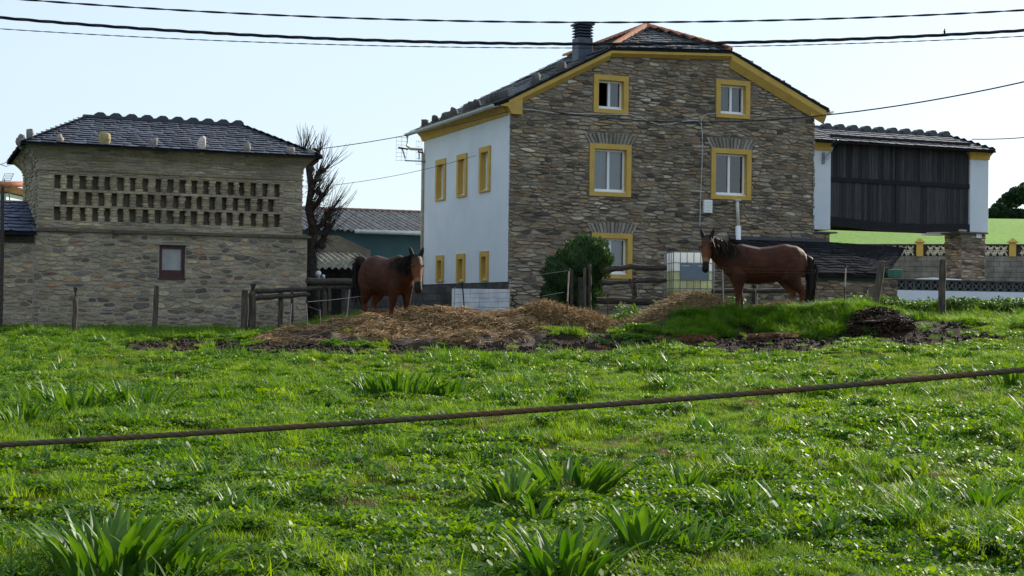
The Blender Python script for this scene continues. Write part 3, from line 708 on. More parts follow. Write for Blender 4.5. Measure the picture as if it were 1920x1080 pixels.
# ------------------------------------------------------------------ the dovecote
_c = W(69, 428, 36.0); DF = Frame((_c.x, 36.0, .55), ANG)
DL = DF.on_t(576, 470)[0]; zl = DF.on_t(69, 430)[1]                  # length, height of the ledge
dove = thing('dovecote', 'slate roofed stone dovecote with three rows of pigeon holes', 'dovecote', DF.O, ANG)
DW = 5.0                                                             # depth
U0, U1 = .02, DL - .14                                               # upper storey
zst = DF.on_t(69, 316)[1]; zco0 = DF.on_t(69, 303)[1]; zco1 = DF.on_t(60, 271)[1]
def flare(z): 
    k = min(1, max(0, (z - zco0) / (zco1 - zco0))); return .30 * k ** 1.8
dpl = lambda s, z, out: (s, -out, z)
def upl(s, z, out):
    f = flare(z); e = min(1, max(0, (s - U0) / (U1 - U0)))
    return (s + f * (2 * e - 1), .03 - out - f, z)
wa = DF.on_t(299, 459); wb = DF.on_t(346, 522); whole = (wa[0], wb[0], wb[1], wa[1])
low = [(-.05, -.6), (DL, -.6), (DL, zl - .03), (-.05, zl - .03)]
mb = MB(); sheet_with_holes(mb, low, [whole], dpl); rect_box(mb, DL - .02, DL, -.6, zl - .03, -DW, -.001, dpl); rect_box(mb, -.05, -.03, -.6, zl - .03, -DW, -.001, dpl)
rect_box(mb, -.05, DL, -.6, zl - .03, -DW - .02, -DW, dpl); lw = mb.build('lower_wall', m_mortar2, dove)
masonry(low, [(whole[0] - .01, whole[1] + .01, whole[2] - .01, whole[3] + .05)], .27, .105, 31, dpl, lw, m_stone, pal_dove, mortar=.014, relief=(.006, .03), limit=200, jit=.45)
m_ = MB(); q = .05; ring(m_, whole, (whole[0] + .075, whole[1] - .075, whole[2] + .2, whole[3] - .09), -.05, -.14, dpl); wn = m_.build('window', m_brown, lw); wn['label'] = 'red brown window frame with a dusty pane'
m_ = MB(); rect_box(m_, whole[0] + .06, whole[1] - .06, whole[2] + .19, whole[3] - .08, -.13, -.1, dpl); m_.build('pane', m_dusty, wn); m_ = MB(); rect_box(m_, whole[0] - .1, whole[1] + .1, whole[2] - .1, whole[3] + .1, -.22, -.16, dpl); m_.build('dark_backing', m_dark, wn)
m_ = MB(); rect_box(m_, whole[0] - .03, whole[1] + .03, whole[2] - .04, whole[2] + .0, -.14, .03, dpl); m_.build('sill', m_brown, wn)
m_ = MB(); m_.col = (.25, .24, .21); rect_box(m_, whole[0] - .12, whole[1] + .1, whole[3], whole[3] + .05, -.1, .05, dpl); m_.build('lintel', m_stone, lw)
# projecting ledge of slabs
rr = random.Random(4); s = -.1
while s < DL + .05:
    w = rr.uniform(.45, .95); e = min(s + w, DL + .08); m_ = MB(); g = rr.uniform(.8, 1.2); m_.col = (.11 * g, .10 * g, .08 * g)
    rect_box(m_, s, e - .008, zl - .035 + rr.uniform(-.008, .008), zl + .035, -.3, rr.uniform(.07, .12), dpl); m_.build('ledge_slab', m_stone, dove, center=True); s += w
# holes
hs0, hs1 = DF.on_t(101, 400)[0], DF.on_t(531, 400)[0]
rows = []
for (a, b) in ((327, 353), (358, 383), (387, 413)):
    rows.append((DF.on_t(104, b)[1], DF.on_t(104, a)[1]))
hb = (hs0, hs1, rows[2][0], rows[0][1])
upper = [(U0, zl + .036), (U1, zl + .036), (U1, zco1), (U0, zco1)]
mb = MB(); sheet_with_holes(mb, upper[:2] + [(U1, zco0), (U0, zco0)], [hb], upl)
for k in range(6):
    z0, z1_ = zco0 + (zco1 - zco0) * k / 6, zco0 + (zco1 - zco0) * (k + 1) / 6
    mb.poly([upl(U0, z0, 0), upl(U1, z0, 0), upl(U1, z1_, 0), upl(U0, z1_, 0)])
mb.poly([(hs0 - .1, .33, hb[2] - .1), (hs1 + .1, .33, hb[2] - .1), (hs1 + .1, .33, hb[3] + .1), (hs0 - .1, .33, hb[3] + .1)])
ring(mb, (hb[0], hb[1], hb[2], hb[3]), (hb[0] + .002, hb[1] - .002, hb[2] + .002, hb[3] - .002), 0., -.31, upl)
for sx, sg in ((U0, -1), (U1, 1)):                                    # end walls
    zz = [zl, zco0] + [zco0 + (zco1 - zco0) * k / 5 for k in range(1, 6)]
    for a, b in zip(zz, zz[1:]): mb.poly([(sx + sg * flare(a), .03 - flare(a), a), (sx + sg * flare(a), DW + flare(a), a), (sx + sg * flare(b), DW + flare(b), b), (sx + sg * flare(b), .03 - flare(b), b)])
mb.poly([(U0, DW, zl), (U1, DW, zl), (U1, DW, zco1), (U0, DW, zco1)]); uw = mb.build('upper_wall', m_mortar2, dove)
masonry(upper, [(hb[0] - .01, hb[1] + .01, hb[2] - .01, hb[3] + .01)], .36, .075, 32, upl, uw, m_stone, pal_slab, mortar=.008, relief=(.005, .03), limit=100, jit=.25)
for sx, sg, sd in ((U0, -1, 33), (U1, 1, 34)):
    masonry([(.05, zl), (DW, zl), (DW, zco1), (.05, zco1)], [], .36, .08, sd, (lambda t, z, o, sx=sx, sg=sg: (sx + sg * (o + flare(z)), t, z)), uw, m_stone, pal_slab, mortar=.008, relief=(.005, .04), limit=0)
# string course
s = U0 - .03
while s < U1:
    w = rr.uniform(.5, .9); e = min(s + w, U1 + .03); m_ = MB(); g = rr.uniform(.8, 1.2); m_.col = (.24 * g, .215 * g, .15 * g)
    rect_box(m_, s, e - .008, zst - .02, zst + .02, -.1, rr.uniform(.04, .07), upl); m_.build('string_slab', m_stone, dove, center=True); s += w
# shelves and piers
for k, (za, zb) in enumerate(rows):
    znext = rows[k - 1][0] if k else None
    if k < 2:
        zA, zB = rows[k + 1][1], za; s = hs0
        while s < hs1 - .05:
            w = rr.uniform(.35, .8); e = min(s + w, hs1); m_ = MB(); g = rr.uniform(.8, 1.2); m_.col = (.28 * g, .255 * g, .2 * g)
            rect_box(m_, s, e - .006, zA + .002, zB - .002, -.31, rr.uniform(.0, .03), upl); m_.build('shelf_slab', m_stone, uw, center=True); s += w
    n = (19, 18, 19)[k]; pitch = (hs1 - hs0 + .0) / 18.75; off = pitch * .5 if k == 1 else 0.
    edges = []
    for j in range(n):
        a = hs0 + off + j * pitch + rr.uniform(-.012, .012); edges.append((a, a + pitch * rr.uniform(.44, .55)))
    piers = [(hs0 - .02, edges[0][0])] if off else []
    piers += [(edges[j][1], edges[j + 1][0]) for j in range(n - 1)] + [(edges[-1][1], hs1 + .02)]
    for (a, b) in piers:
        if b - a < .02: continue
        m_ = MB(); z = za
        while z < zb - .005:
            h = min(rr.uniform(.045, .085), zb - z)
            if zb - (z + h) < .03: h = zb - z
            g = rr.uniform(.75, 1.25); m_.col = tuple(g * v for v in rr.choice(((.32, .28, .20), (.28, .26, .20), (.24, .19, .14), (.30, .27, .19))))
            j0, j1, fr = rr.uniform(-.014, .012), rr.uniform(-.012, .014), rr.uniform(-.005, .03); c = min(.035, (b - a) * .28)
            pts = [(a + j0, .30), (a + j0, .03 - fr + c), (a + j0 + c, .03 - fr), (b + j1 - c, .03 - fr), (b + j1, .03 - fr + c), (b + j1, .30)]
            m_.prism([(x, y, z + .005) for x, y in pts], (0, 0, h - .008)); z += h
        m_.build('pier', m_stone, uw, center=True)
# roof
ze = DF.on_t(60, 269, -.4)[1] + .02; EO = .42; TM = DW / 2
ra = DF.on_t(163, 217, TM); rb = DF.on_t(452, 237, TM); zrd = (ra[1] + rb[1]) / 2
e0, e1, f0, f1 = U0 - EO, U1 + EO, -EO, DW + EO
mb = MB(); th = .035
slab(mb, [(e0, f0, ze), (e1, f0, ze), (rb[0], TM, zrd), (ra[0], TM, zrd)], th); slab(mb, [(e1, f0, ze), (e1, f1, ze), (rb[0], TM, zrd)], th)
slab(mb, [(e1, f1, ze), (e0, f1, ze), (ra[0], TM, zrd), (rb[0], TM, zrd)], th); slab(mb, [(e0, f1, ze), (e0, f0, ze), (ra[0], TM, zrd)], th)
dr = mb.build('roof', m_under, dove)
slate_plane((e0, f0, ze), (e1, f0, ze), (ra[0], TM, zrd), (rb[0], TM, zrd), 14, .36, 8, dr, limit=290, tint=(.050, .060, .088))
slate_plane((e1, f0, ze), (e1, f1, ze), (rb[0], TM, zrd), (rb[0], TM, zrd), 12, .4, 9, dr, limit=0, tint=(.05, .058, .08))
slate_plane((e0, f1, ze), (e0, f0, ze), (ra[0], TM, zrd), (ra[0], TM, zrd), 12, .4, 10, dr, limit=0, tint=(.05, .058, .08))
for i in range(10):
    px = 186 + i * 28.7; k = i / 9; s = ra[0] + (rb[0] - ra[0]) * (px - 163) / (452 - 163)
    m_ = MB(); m_.col = (.035, .04, .055)
    m_.prism([(s - .17, TM - .16, zrd - .05), (s - .14, TM - .16, zrd + .07), (s - .06, TM - .16, zrd + .12), (s + .07, TM - .16, zrd + .12), (s + .14, TM - .16, zrd + .065), (s + .17, TM - .16, zrd - .05)], (0, .3, 0)); m_.build('ridge_slate', m_slate, dr, center=True)
m_ = MB(); m_.col = (.05, .058, .075); m_.box(ra[0] - .1, rb[0], TM - .12, TM + .12, zrd - .02, zrd + .045); m_.build('ridge_cap', m_slate, dr)
for i, (px, py, hp, c) in enumerate([(112, 254, 18, (.26, .25, .23)), (196, 256, 26, (.36, .33, .17)), (289, 262, 21, (.22, .22, .22)), (378, 263, 28, (.40, .38, .36)), (463, 270, 21, (.19, .20, .20)), (545, 277, 16, (.24, .23, .22)), (584, 282, 11, (.16, .16, .16)), (33, 258, 20, (.2, .2, .2)), (44, 250, 22, (.2, .2, .2)), (57, 246, 24, (.24, .24, .24))]):
    s, z = DF.on_t(px, py + hp / 2, -.2); s = max(s, e0 + .06); t = -.22 if px > 60 else (-.1 + .45 * (57 - px) / 12)
    zz = ze + (t + EO) / (TM + EO) * (zrd - ze) if px > 60 else ze + (s - e0) / (ra[0] - e0) * (zrd - ze)
    rubble('roof_stone', dr, s, t, zz + hp * .0045, .085 + .02 * (hp % 3), .08, hp * .0092, 80 + i, col=c)
if True:                                                             # yellow lichen on one of them is in its colour
    pass

# ------------------------------------------------------------------ low outbuilding left of the dovecote
ob = thing('stone_outbuilding', 'low stone outbuilding with a blue slate roof joined to the dovecote side', 'outbuilding', DF.world(-1.6, 0, 0), ANG)
X = 1.6; zo = DF.on_t(20, 455)[1]
o_pl = lambda s, z, out: (s + X, -out - .01, z)
low2 = [(-4.2, -.6), (-.055, -.6), (-.055, zo), (-4.2, zo)]
mb = MB(); sheet_with_holes(mb, low2, [], o_pl); rect_box(mb, -4.2, -4.18, -.6, zo, -4, -.001, o_pl); ow = mb.build('wall', m_mortar2, ob)
masonry(low2, [], .27, .11, 41, o_pl, ow, m_stone, pal_dove, mortar=.014, relief=(.006, .035), limit=120, jit=.45)
ys0 = DF.on_t(30, 432, .1)[1]; ys1 = DF.on_t(30, 376, 3.2)[1]
mb = MB(); slab(mb, [(-4.4 + X, -.3, ys0 - .05), (-.02 + X, -.3, ys0 - .05), (-.02 + X, 3.2, ys1), (-4.4 + X, 3.2, ys1)]); orf = mb.build('roof', m_under, ob)
slate_plane((-4.4 + X, -.3, ys0 - .05), (-.02 + X, -.3, ys0 - .05), (-4.4 + X, 3.2, ys1), (-.02 + X, 3.2, ys1), 10, .4, 14, orf, limit=120, tint=(.05, .066, .12))
m_ = MB(); rect_box(m_, -4.2, -.06, zo + .004, ys0 - .02, -.35, .05, o_pl); m_.build('wall_plate', m_wood_d, ob)
# ------------------------------------------------------------------ raised granary (right of the house)
GF = Frame(HF.world(GL + .05, 1.6, 0), ANG)
gran = thing('raised_granary', 'raised granary of tarred black planks between white pillars on stone bases', 'granary', GF.O, ANG)
gq = lambda s, z, out: (s, -out, z)
GT = lambda px, py, t=0.: GF.on_t(px, py, t)
pz0 = GT(1540, 431)[1]; pz1 = GT(1540, 282)[1]; pz2 = GT(1540, 268)[1]
ls1 = GT(1558, 360)[0]; rs0 = GT(1819, 360)[0]; rs1 = GT(1854, 360)[0]
for (a, b, z0, nm) in ((-.3, ls1, pz0, 'white_pillar'), (rs0, rs1, GT(1836, 436)[1], 'white_pillar')):
    m_ = MB(); m_.bbox(a, b, 0, 2.6, z0, pz1, .02); m_.build(nm, m_white, gran)
    m_ = MB(); zt = pz2
    m_.add([(a - d, -d, z) if k == 0 else (b + d, -d, z) if k == 1 else (b + d, 2.6 + d, z) if k == 2 else (a - d, 2.6 + d, z) for z, d in ((pz1, .012), (pz1 + .12, .03), (zt, .10)) for k in range(4)],
           [(3, 2, 1, 0), (8, 9, 10, 11)] + [(i * 4 + j, i * 4 + (j + 1) % 4, i * 4 + 4 + (j + 1) % 4, i * 4 + 4 + j) for i in (0, 1) for j in range(4)])
    m_.build('ochre_cap', m_ochre, gran)
# stone piers with projecting slabs
pa, pb = GT(1802, 480)[0], GT(1847, 480)[0]; zc = GT(1810, 438)[1]; zb0 = -.3
m_ = MB(); m_.bbox(pa, pb, 0, .85, zb0, zc, .01); pr = m_.build('stone_pier', m_mortar, gran)
masonry([(pa, zb0), (pb, zb0), (pb, zc), (pa, zc)], [], .3, .085, 61, gq, pr, m_stone, pal_house, mortar=.006, relief=(.006, .035), limit=120, jit=.35)
masonry([(0, zb0), (.85, zb0), (.85, zc), (0, zc)], [], .3, .085, 62, lambda t, z, o: (pb + o, t, z), pr, m_stone, pal_house, mortar=.006, relief=(.006, .05), limit=0, jit=.35)
masonry([(0, zb0), (.85, zb0), (.85, zc), (0, zc)], [], .3, .085, 63, lambda t, z, o: (pa - o, t, z), pr, m_stone, pal_house, mortar=.006, relief=(.006, .05), limit=0, jit=.35)
m_ = MB(); m_.col = (.12, .115, .1); m_.bbox(pa - .1, pb + .06, -.1, .95, zc, zc + .05, .01); m_.build('cap_slab', m_stone, gran)
m_ = MB(); m_.col = (.42, .41, .4); m_.bbox(pa - .12, pa + .22, -.06, .5, zc + .052, zc + .13, .03); m_.build('pad_stone', m_stone, gran)
zc2 = GT(1540, 434)[1]; m_ = MB(); m_.bbox(-.3, ls1 - .03, 0, 2.4, zb0, zc2 - .055, .01); pr2 = m_.build('stone_pier', m_mortar, gran)
masonry([(-.1, zb0), (ls1 - .03, zb0), (ls1 - .03, zc2 - .06), (-.1, zc2 - .06)], [], .28, .1, 64, gq, pr2, m_stone, pal_house, mortar=.008, limit=60)
m_ = MB(); m_.col = (.13, .125, .11); m_.bbox(-.1, ls1 + .22, -.08, 2.5, zc2 - .05, zc2, .01); m_.build('cap_slab', m_stone, gran)
# number plate
a = GT(1829, 438.5); b = GT(1838.5, 446.5); m_ = MB(); rect_box(m_, a[0], b[0], b[1], a[1], .04, .055, gq); npl = m_.build('number_plate', m_paper, gran)
def text(name, body, size, loc, rot, mt, parent=None, ext=.002):
    cu = bpy.data.curves.new(name, 'FONT'); cu.body = body; cu.size = size; cu.extrude = ext; cu.align_x = 'CENTER'; cu.align_y = 'CENTER'
    o = bpy.data.objects.new(name, cu); COL.objects.link(o); dg = bpy.context.evaluated_depsgraph_get(); me = bpy.data.meshes.new_from_object(o.evaluated_get(dg))
    bpy.data.objects.remove(o); me.materials.clear(); me.materials.append(mt); o = bpy.data.objects.new(name, me); COL.objects.link(o); o.location = loc; o.rotation_euler = rot; o.parent = parent; return o
text('number', '13', .15, ((a[0] + b[0]) / 2, -.058, (a[1] + b[1]) / 2), (R(90), 0, 0), m_grey, npl)
# plank front: two rows of boards
p0, p1 = ls1 + .02, rs0 - .005; PT = .10
ztop = GT(1680, 270)[1]; zm1, zm0 = GT(1684, 338)[1], GT(1684, 346)[1]; zb1 = GT(1684, 418)[1]
def sag(s): k = (s - p0) / (p1 - p0); return -.10 * max(0, math.sin(math.pi * min(1, max(0, k) * 1.05))) ** 1.5 - .07 * k
rr = random.Random(3); n = 46
for (za, zb_) in ((zm1 - .02, ztop), (zb1, zm0 + .02)):
    s = p0; 
    for k in range(n):
        w = (p1 - p0) / n * rr.uniform(.9, 1.1); e = min(s + w, p1); m_ = MB(); g = rr.uniform(.5, 1.7); m_.col = (.055 * g, .054 * g, .056 * g); d = rr.uniform(0, .012)
        m_.box(s + .004, e - .004, PT - .025 - d, PT - d, (za if za > zb1 else zb1 - .0) + rr.uniform(-.01, .01), zb_); m_.build('plank', m_black_wood, gran, center=True); s = e
def beam(name, pts, h, y0, y1, col=(.016, .016, .018)):
    m_ = MB(); m_.col = col; vs = []
    for (s, z) in pts: vs += [(s, y0, z), (s, y1, z), (s, y1, z + h), (s, y0, z + h)]
    f = [(i * 4 + j, i * 4 + (j + 1) % 4, i * 4 + 4 + (j + 1) % 4, i * 4 + 4 + j) for i in range(len(pts) - 1) for j in range(4)] + [(0, 3, 2, 1), tuple(len(vs) - 4 + k for k in range(4))]
    m_.add(vs, f); return m_.build(name, m_black_wood, gran)
beam('rail', [(p0, zm0), (p1 + .03, zm0 - .01)], zm1 - zm0, PT - .08, PT - .01)
ss = [p0 - .02 + (p1 - p0 + .02) * k / 12 for k in range(13)]
zbt = GT(1600, 424)[1]
beam('bottom_beam', [(s, zbt + .02 + sag(s)) for s in ss], .26, PT - .10, PT + .25)
beam('top_beam', [(p0, ztop - .03), (p1, ztop - .03)], .2, PT - .12, PT + .1)
sm = GT(1684, 350)[0]; m_ = MB(); m_.col = (.03, .03, .033); m_.box(sm - .06, sm + .05, PT - .07, PT - .003, zbt + sag(sm) + .1, ztop); m_.build('stile', m_black_wood, gran)
m_ = MB(); m_.col = (.02, .02, .02); m_.box(p0, p1, 2.3, 2.35, zbt, ztop); m_.build('back_planking', m_black_wood, gran); m_ = MB(); m_.col = (.02, .02, .02); m_.box(p0, p1, PT + .26, 2.3, zbt + .1, zbt + .16); m_.build('floor_boards', m_black_wood, gran)
# roof
gz_ = pz2 + .03; tm = 1.3; ga = GT(1522, 241, tm); gb = GT(1776, 250, tm); zg = (ga[1] + gb[1]) / 2 - .02
ge0, ge1, gf0, gf1 = -.4, GT(1866, 274, -.35)[0], -.4, 3.0
mb = MB(); slab(mb, [(ge0, gf0, gz_), (ge1, gf0, gz_), (gb[0], tm, zg), (ge0, tm, zg)], .05); slab(mb, [(ge1, gf0, gz_), (ge1, gf1, gz_), (gb[0], tm, zg)], .05); slab(mb, [(ge1, gf1, gz_), (ge0, gf1, gz_), (ge0, tm, zg), (gb[0], tm, zg)], .05)
gr = mb.build('roof', m_under, gran)
slate_plane((ge0, gf0, gz_), (ge1, gf0, gz_), (ge0, tm, zg), (gb[0], tm, zg), 7, .34, 15, gr, limit=200, tint=(.085, .09, .105))
slate_plane((ge1, gf0, gz_), (ge1, gf1, gz_), (gb[0], tm, zg), (gb[0], tm, zg), 7, .34, 16, gr, limit=0, tint=(.085, .09, .105))
for i in range(10):
    s = GT(1547 + 24.7 * i, 245, tm)[0]; m_ = MB(); m_.col = (.05, .054, .065)
    m_.prism([(s - .17, tm - .18, zg - .05), (s - .14, tm - .18, zg + .08), (s - .06, tm - .18, zg + .14), (s + .07, tm - .18, zg + .14), (s + .14, tm - .18, zg + .07), (s + .17, tm - .18, zg - .05)], (0, .3, 0)); m_.build('ridge_slate', m_slate, gr, center=True)
m_ = MB(); m_.col = (.06, .064, .075); m_.box(ge0, gb[0], tm - .12, tm + .12, zg - .02, zg + .05); m_.build('ridge_cap', m_slate, gr)
# bracket lamp on the left pillar
lm = thing('wall_lamp', 'grey street lamp on a bent arm fixed to the white granary pillar', 'lamp', GF.world(GT(1543, 300)[0], 0, GT(1543, 300)[1]), ANG)
m_ = MB(); m_.bbox(-.05, .05, -.06, 0, -.12, .24, .008); m_.build('wall_plate', m_grey, lm)
h = GT(1570, 262, -.7); L_ = GT(1543, 300); dx, dz = h[0] - L_[0], h[1] - L_[1]
m_ = MB(); m_.tube([(0, -.06, .0), (.03, -.16, .12), (.12, -.3, .28), (dx * .6, -.5, dz * .72)], .026, 8); m_.build('arm', m_zinc, lm, smooth=True)
m_ = MB(); m_.tube([(dx * .5, -.45, dz * .66), (dx * .62, -.52, dz * .76), (dx * .8, -.6, dz * .88), (dx, -.7, dz)], [.04, .09, .1, .05], 8, squash=.6); m_.build('lamp_head', m_cable, lm, smooth=True)
m_ = MB(); m_.tube([(.1, -.03, .2), (.17, -.05, .2), (.19, -.05, .05), (.1, -.03, .0)], .01, 5); m_.build('cable_loop', m_grey, lm)

# ------------------------------------------------------------------ slate shed against the gable
shed = thing('slate_shed', 'low stone shed with a dark broken slate roof against the gable', 'shed', HF.world(0, 0, 0), ANG)
ST = -4.3; T_ = lambda px, py, t: HF.on_t(px, py, t)
sl, zlE = T_(1515, 512, ST); sR_, _ = T_(1650, 513, ST); zE = T_(1600, 515, ST)[1]
zT = T_(1480, 452, -.06)[1]; sTM = T_(1562, 441, -.06)[0]; fc = T_(1690, 466, .8)
mb = MB(); slab(mb, [(sl, ST - .25, zE), (sR_, ST - .25, zE), (sTM, -.06, zT), (sl, -.06, zT)]); slab(mb, [(sR_, ST - .25, zE), (fc[0] + .1, .8, fc[1]), (sTM, .8, zT + .03), (sTM, -.06, zT)])
sro = mb.build('roof', m_under, shed)
slate_plane((sl, ST - .25, zE), (sR_, ST - .25, zE), (sl, -.06, zT), (sTM, -.06, zT), 13, .36, 25, sro, limit=260, tint=(.035, .036, .04), irregular=1.6, mt=m_slate_d)
slate_plane((sR_, ST - .25, zE), (fc[0] + .1, .8, fc[1]), (sTM, -.06, zT), (sTM, .8, zT + .03), 9, .36, 26, sro, limit=40, tint=(.03, .031, .035), irregular=1.6, mt=m_slate_d)
m_ = MB(); m_.col = (.05, .052, .06); m_.box(sl, sTM - .3, -.14, -.055, zT, zT + .1); m_.build('flashing', m_slate, sro)
w0, w1 = T_(1500, 550, ST)[0], T_(1682, 550, ST)[0]; s_pl = lambda s, z, o: (s, ST - o, z)
wall_o = [(w0 - 2, -.4), (w1, -.4), (w1, zE - .1), (w0 - 2, zE - .1)]
mb = MB(); sheet_with_holes(mb, wall_o, [], s_pl); mb.poly([(sR_ - .15, ST, -.4), (sR_ - .15, 0, -.4), (sR_ - .15, 0, zE - .1), (sR_ - .15, ST, zE - .1)]); sw_ = mb.build('wall', m_mortar, shed)
masonry(wall_o, [], .32, .11, 66, s_pl, sw_, m_stone, pal_house, mortar=.01, limit=150, jit=.4)
m_ = MB(); rect_box(m_, sl, sR_ - .05, zE - .17, zE - .02, .02, .1, s_pl); m_.build('green_fascia', mat('faded_green_paint', (.02, .045, .03), (.03, .045, .035), rough=.8), shed)
a = T_(1658, 505, ST); b = T_(1684, 521, ST); m_ = MB(); m_.bbox(a[0], b[0], ST - .18, ST + .5, b[1], a[1], .01); tag(m_.build('green_box', m_green, None), 'small green metal box on the end of the shed wall', 'box')
o_ = bpy.data.objects['green_box']; o_.location = HF.O; o_.rotation_euler = (0, 0, ANG)

# ------------------------------------------------------------------ low white wall with a patterned parapet
pw = thing('parapet_wall', 'low white wall topped with dark patterned concrete blocks', 'wall', HF.world(w1, ST, 0), ANG)
wl = lambda s, z, o: (s, -o, z)
ex = T_(2060, 540, ST)[0] - w1; zA = T_(1800, 546, ST)[1]; zB = T_(1800, 527.5, ST)[1]
m_ = MB(); rect_box(m_, 0.01, ex, -.5, zA, -.18, .0, wl); m_.build('white_base', m_white, pw)
m_ = MB(); rect_box(m_, 0.01, ex, zB, zB + .035, -.2, .02, wl); m_.build('coping', m_conc_d, pw)
bw = .285; nB = int(ex / bw)
proto = None
for k in range(nB):
    if proto is None:
        m_ = MB(); hB = zB - zA; f = .028
        def bl(s, z, o): return (s, -o, z)
        ring(m_, (0.003, bw - .003, 0.001, hB - .001), (f, bw - f, f, hB - f), -.02, -.14, bl)
        for (x0, z0, x1, z1) in ((f, f, bw - f, hB - f), (bw - f, f, f, hB - f)):
            d = Vector((x1 - x0, 0, z1 - z0)).normalized(); nn = Vector((-d.z, 0, d.x)) * .016
            A, B_ = Vector((x0, .03, z0)), Vector((x1, .03, z1)); m_.prism([A - nn, B_ - nn, B_ + nn, A + nn], (0, .08, 0))
        m_.tube([(bw / 2, .02, hB / 2), (bw / 2, .12, hB / 2)], .05, 8)
        proto = m_.build('pattern_block', m_dark_orn, pw); o = proto
    else:
        o = proto.copy(); COL.objects.link(o); o.parent = pw
    o.location = (.02 + k * bw, 0, zA)
m_ = MB(); rect_box(m_, 0.01, ex, zA, zB, -.17, -.16, wl); m_.build('shade_backing', m_conc_d, pw)
# ------------------------------------------------------------------ block wall behind, with ochre pillars
BA = R(-14); _c = W(1640, 500, 57); BF = Frame((_c.x, 57, 1.4), BA)
bwall = thing('garden_wall', 'grey concrete block wall with pale ornament and ochre pillars', 'wall', BF.O, BA)
Lb = BF.on_t(2080, 480)[0]; zt_ = BF.on_t(1800, 480)[1]; ztt = BF.on_t(1800, 460)[1]
bp = lambda s, z, o: (s, -o, z)
m_ = MB(); rect_box(m_, -2.5, Lb, -.6, zt_ - .002, -.18, -.012, bp); m_.build('core', m_conc_d, bwall)
rr = random.Random(8); bh, bl_ = .2, .4; z = zt_ - bh; row = 0; proto = []
for k in range(4):
    m_ = MB(); m_.bbox(.005, bl_ - .006, -.012, .05, .004, bh - .005, .006); proto.append(m_)
while z > -.2:
    s = -2.5 + (bl_ / 2 if row % 2 else 0); 
    while s < Lb - bl_:
        m_ = MB(); m_.bbox(s + .005, s + bl_ - .006, -.014 - rr.random() * .006, .05, z + .004, z + bh - .005, .006)
        m_.build('block', m_conc, bwall, center=True); s += bl_
    z -= bh; row += 1
m_ = MB(); rect_box(m_, -2.5, Lb, ztt, ztt + .05, -.2, .03, bp); m_.build('coping', m_conc_d, bwall)
m_ = MB(); rect_box(m_, -2.5, Lb, zt_, ztt, -.12, -.10, bp); m_.build('gap_shade_panel', m_conc_d, bwall)  # added dark sheet, stands in for the shade between the ornament blocks
pil = [(1719, 1731), (1893, 1905)]
ps = []
for (a, b) in pil:
    s0, s1_ = BF.on_t(a - 1, 470)[0], BF.on_t(b, 470)[0]; ps.append((s0, s1_)); zc_ = BF.on_t(a, 455)[1]; zp = BF.on_t(a, 445.5)[1]
    m_ = MB(); m_.bbox(s0, s1_, -.08, .2, zt_ - .02, zc_, .01); po = m_.build('ochre_pillar', m_ochre, bwall)
    c = (s0 + s1_) / 2; w = (s1_ - s0) / 2 + .06; m_ = MB()
    m_.add([(c - w, -.14, zc_), (c + w, -.14, zc_), (c + w, .26, zc_), (c - w, .26, zc_), (c - w, -.14, zc_ + .03), (c + w, -.14, zc_ + .03), (c + w, .26, zc_ + .03), (c - w, .26, zc_ + .03), (c, .06, zp)],
           [(3, 2, 1, 0), (0, 1, 5, 4), (1, 2, 6, 5), (2, 3, 7, 6), (3, 0, 4, 7), (4, 5, 8), (5, 6, 8), (6, 7, 8), (7, 4, 8)]); m_.build('pyramid_cap', m_ochre, po)
hO = ztt - zt_; proto = None; s = -2.4; st = .24
while s < Lb - st:
    if not any(a - st < s < b for a, b in ps):
        if proto is None:
            m_ = MB(); c = st / 2
            for (x0, z0, x1, z1, rd) in ((.02, .02, st - .02, hO - .02, .034), (st - .02, .02, .02, hO - .02, .034), (.0, hO * .5, st, hO * .5, .022)):
                m_.tube([(x0, .03, z0), (x1, .03, z1)], rd, 5)
            m_.blob((c, .0, hO * .68), (.085, .05, .065), 3, .1, 1); m_.blob((.02, .0, hO * .28), (.08, .05, .065), 4, .1, 1)
            proto = m_.build('ornament_block', m_pale_orn, bwall); o = proto
        else: o = proto.copy(); COL.objects.link(o); o.parent = bwall
        o.location = (s, 0, zt_)
    s += st

# ------------------------------------------------------------------ blue-green barn, lean-to
def corrugated(mb, A, B, C, Dd, pitch, amp):
    """sheet with waves along A->B (eave), running up to C (above B) and D (above A)"""
    A, B, C, Dd = map(Vector, (A, B, C, Dd)); L = (B - A).length; n = int(L / pitch * 6); nn = (B - A).cross(Dd - A).normalized()
    if nn.z < 0: nn = -nn
    vs = []
    for i in range(n + 1):
        k = i / n; w = math.sin(k * L / pitch * 2 * math.pi) * amp; vs.append(A.lerp(B, k) + nn * w); vs.append(Dd.lerp(C, k) + nn * w)
    mb.add(vs, [(2 * i, 2 * i + 2, 2 * i + 3, 2 * i + 1) for i in range(n)])
_c = W(560, 470, 52); RF = Frame((_c.x, 52, 1.0), ANG)
barn = thing('blue_barn', 'blue green barn with a grey corrugated roof and clay ridge', 'barn', RF.O, ANG)
zev = RF.on_t(720, 434)[1]; s_e = RF.on_t(830, 440)[0] + 2; zri = RF.on_t(720, 397, 4.5)[1]
m_ = MB(); m_.box(0, s_e, 0, 9, -.5, zev); m_.build('wall', m_teal, barn)
for k in range(9):
    a, b = -.3 + (s_e + .3) * k / 9, -.3 + (s_e + .3) * (k + 1) / 9 + .03; m_ = MB(); u = .012 * (k % 2)
    corrugated(m_, (a, -.35, zev - .02 + u), (b, -.35, zev - .02 + u), (b, 4.5, zri + u), (a, 4.5, zri + u), .23, .04); m_.build('roof_sheet', m_fibro, barn, smooth=True)
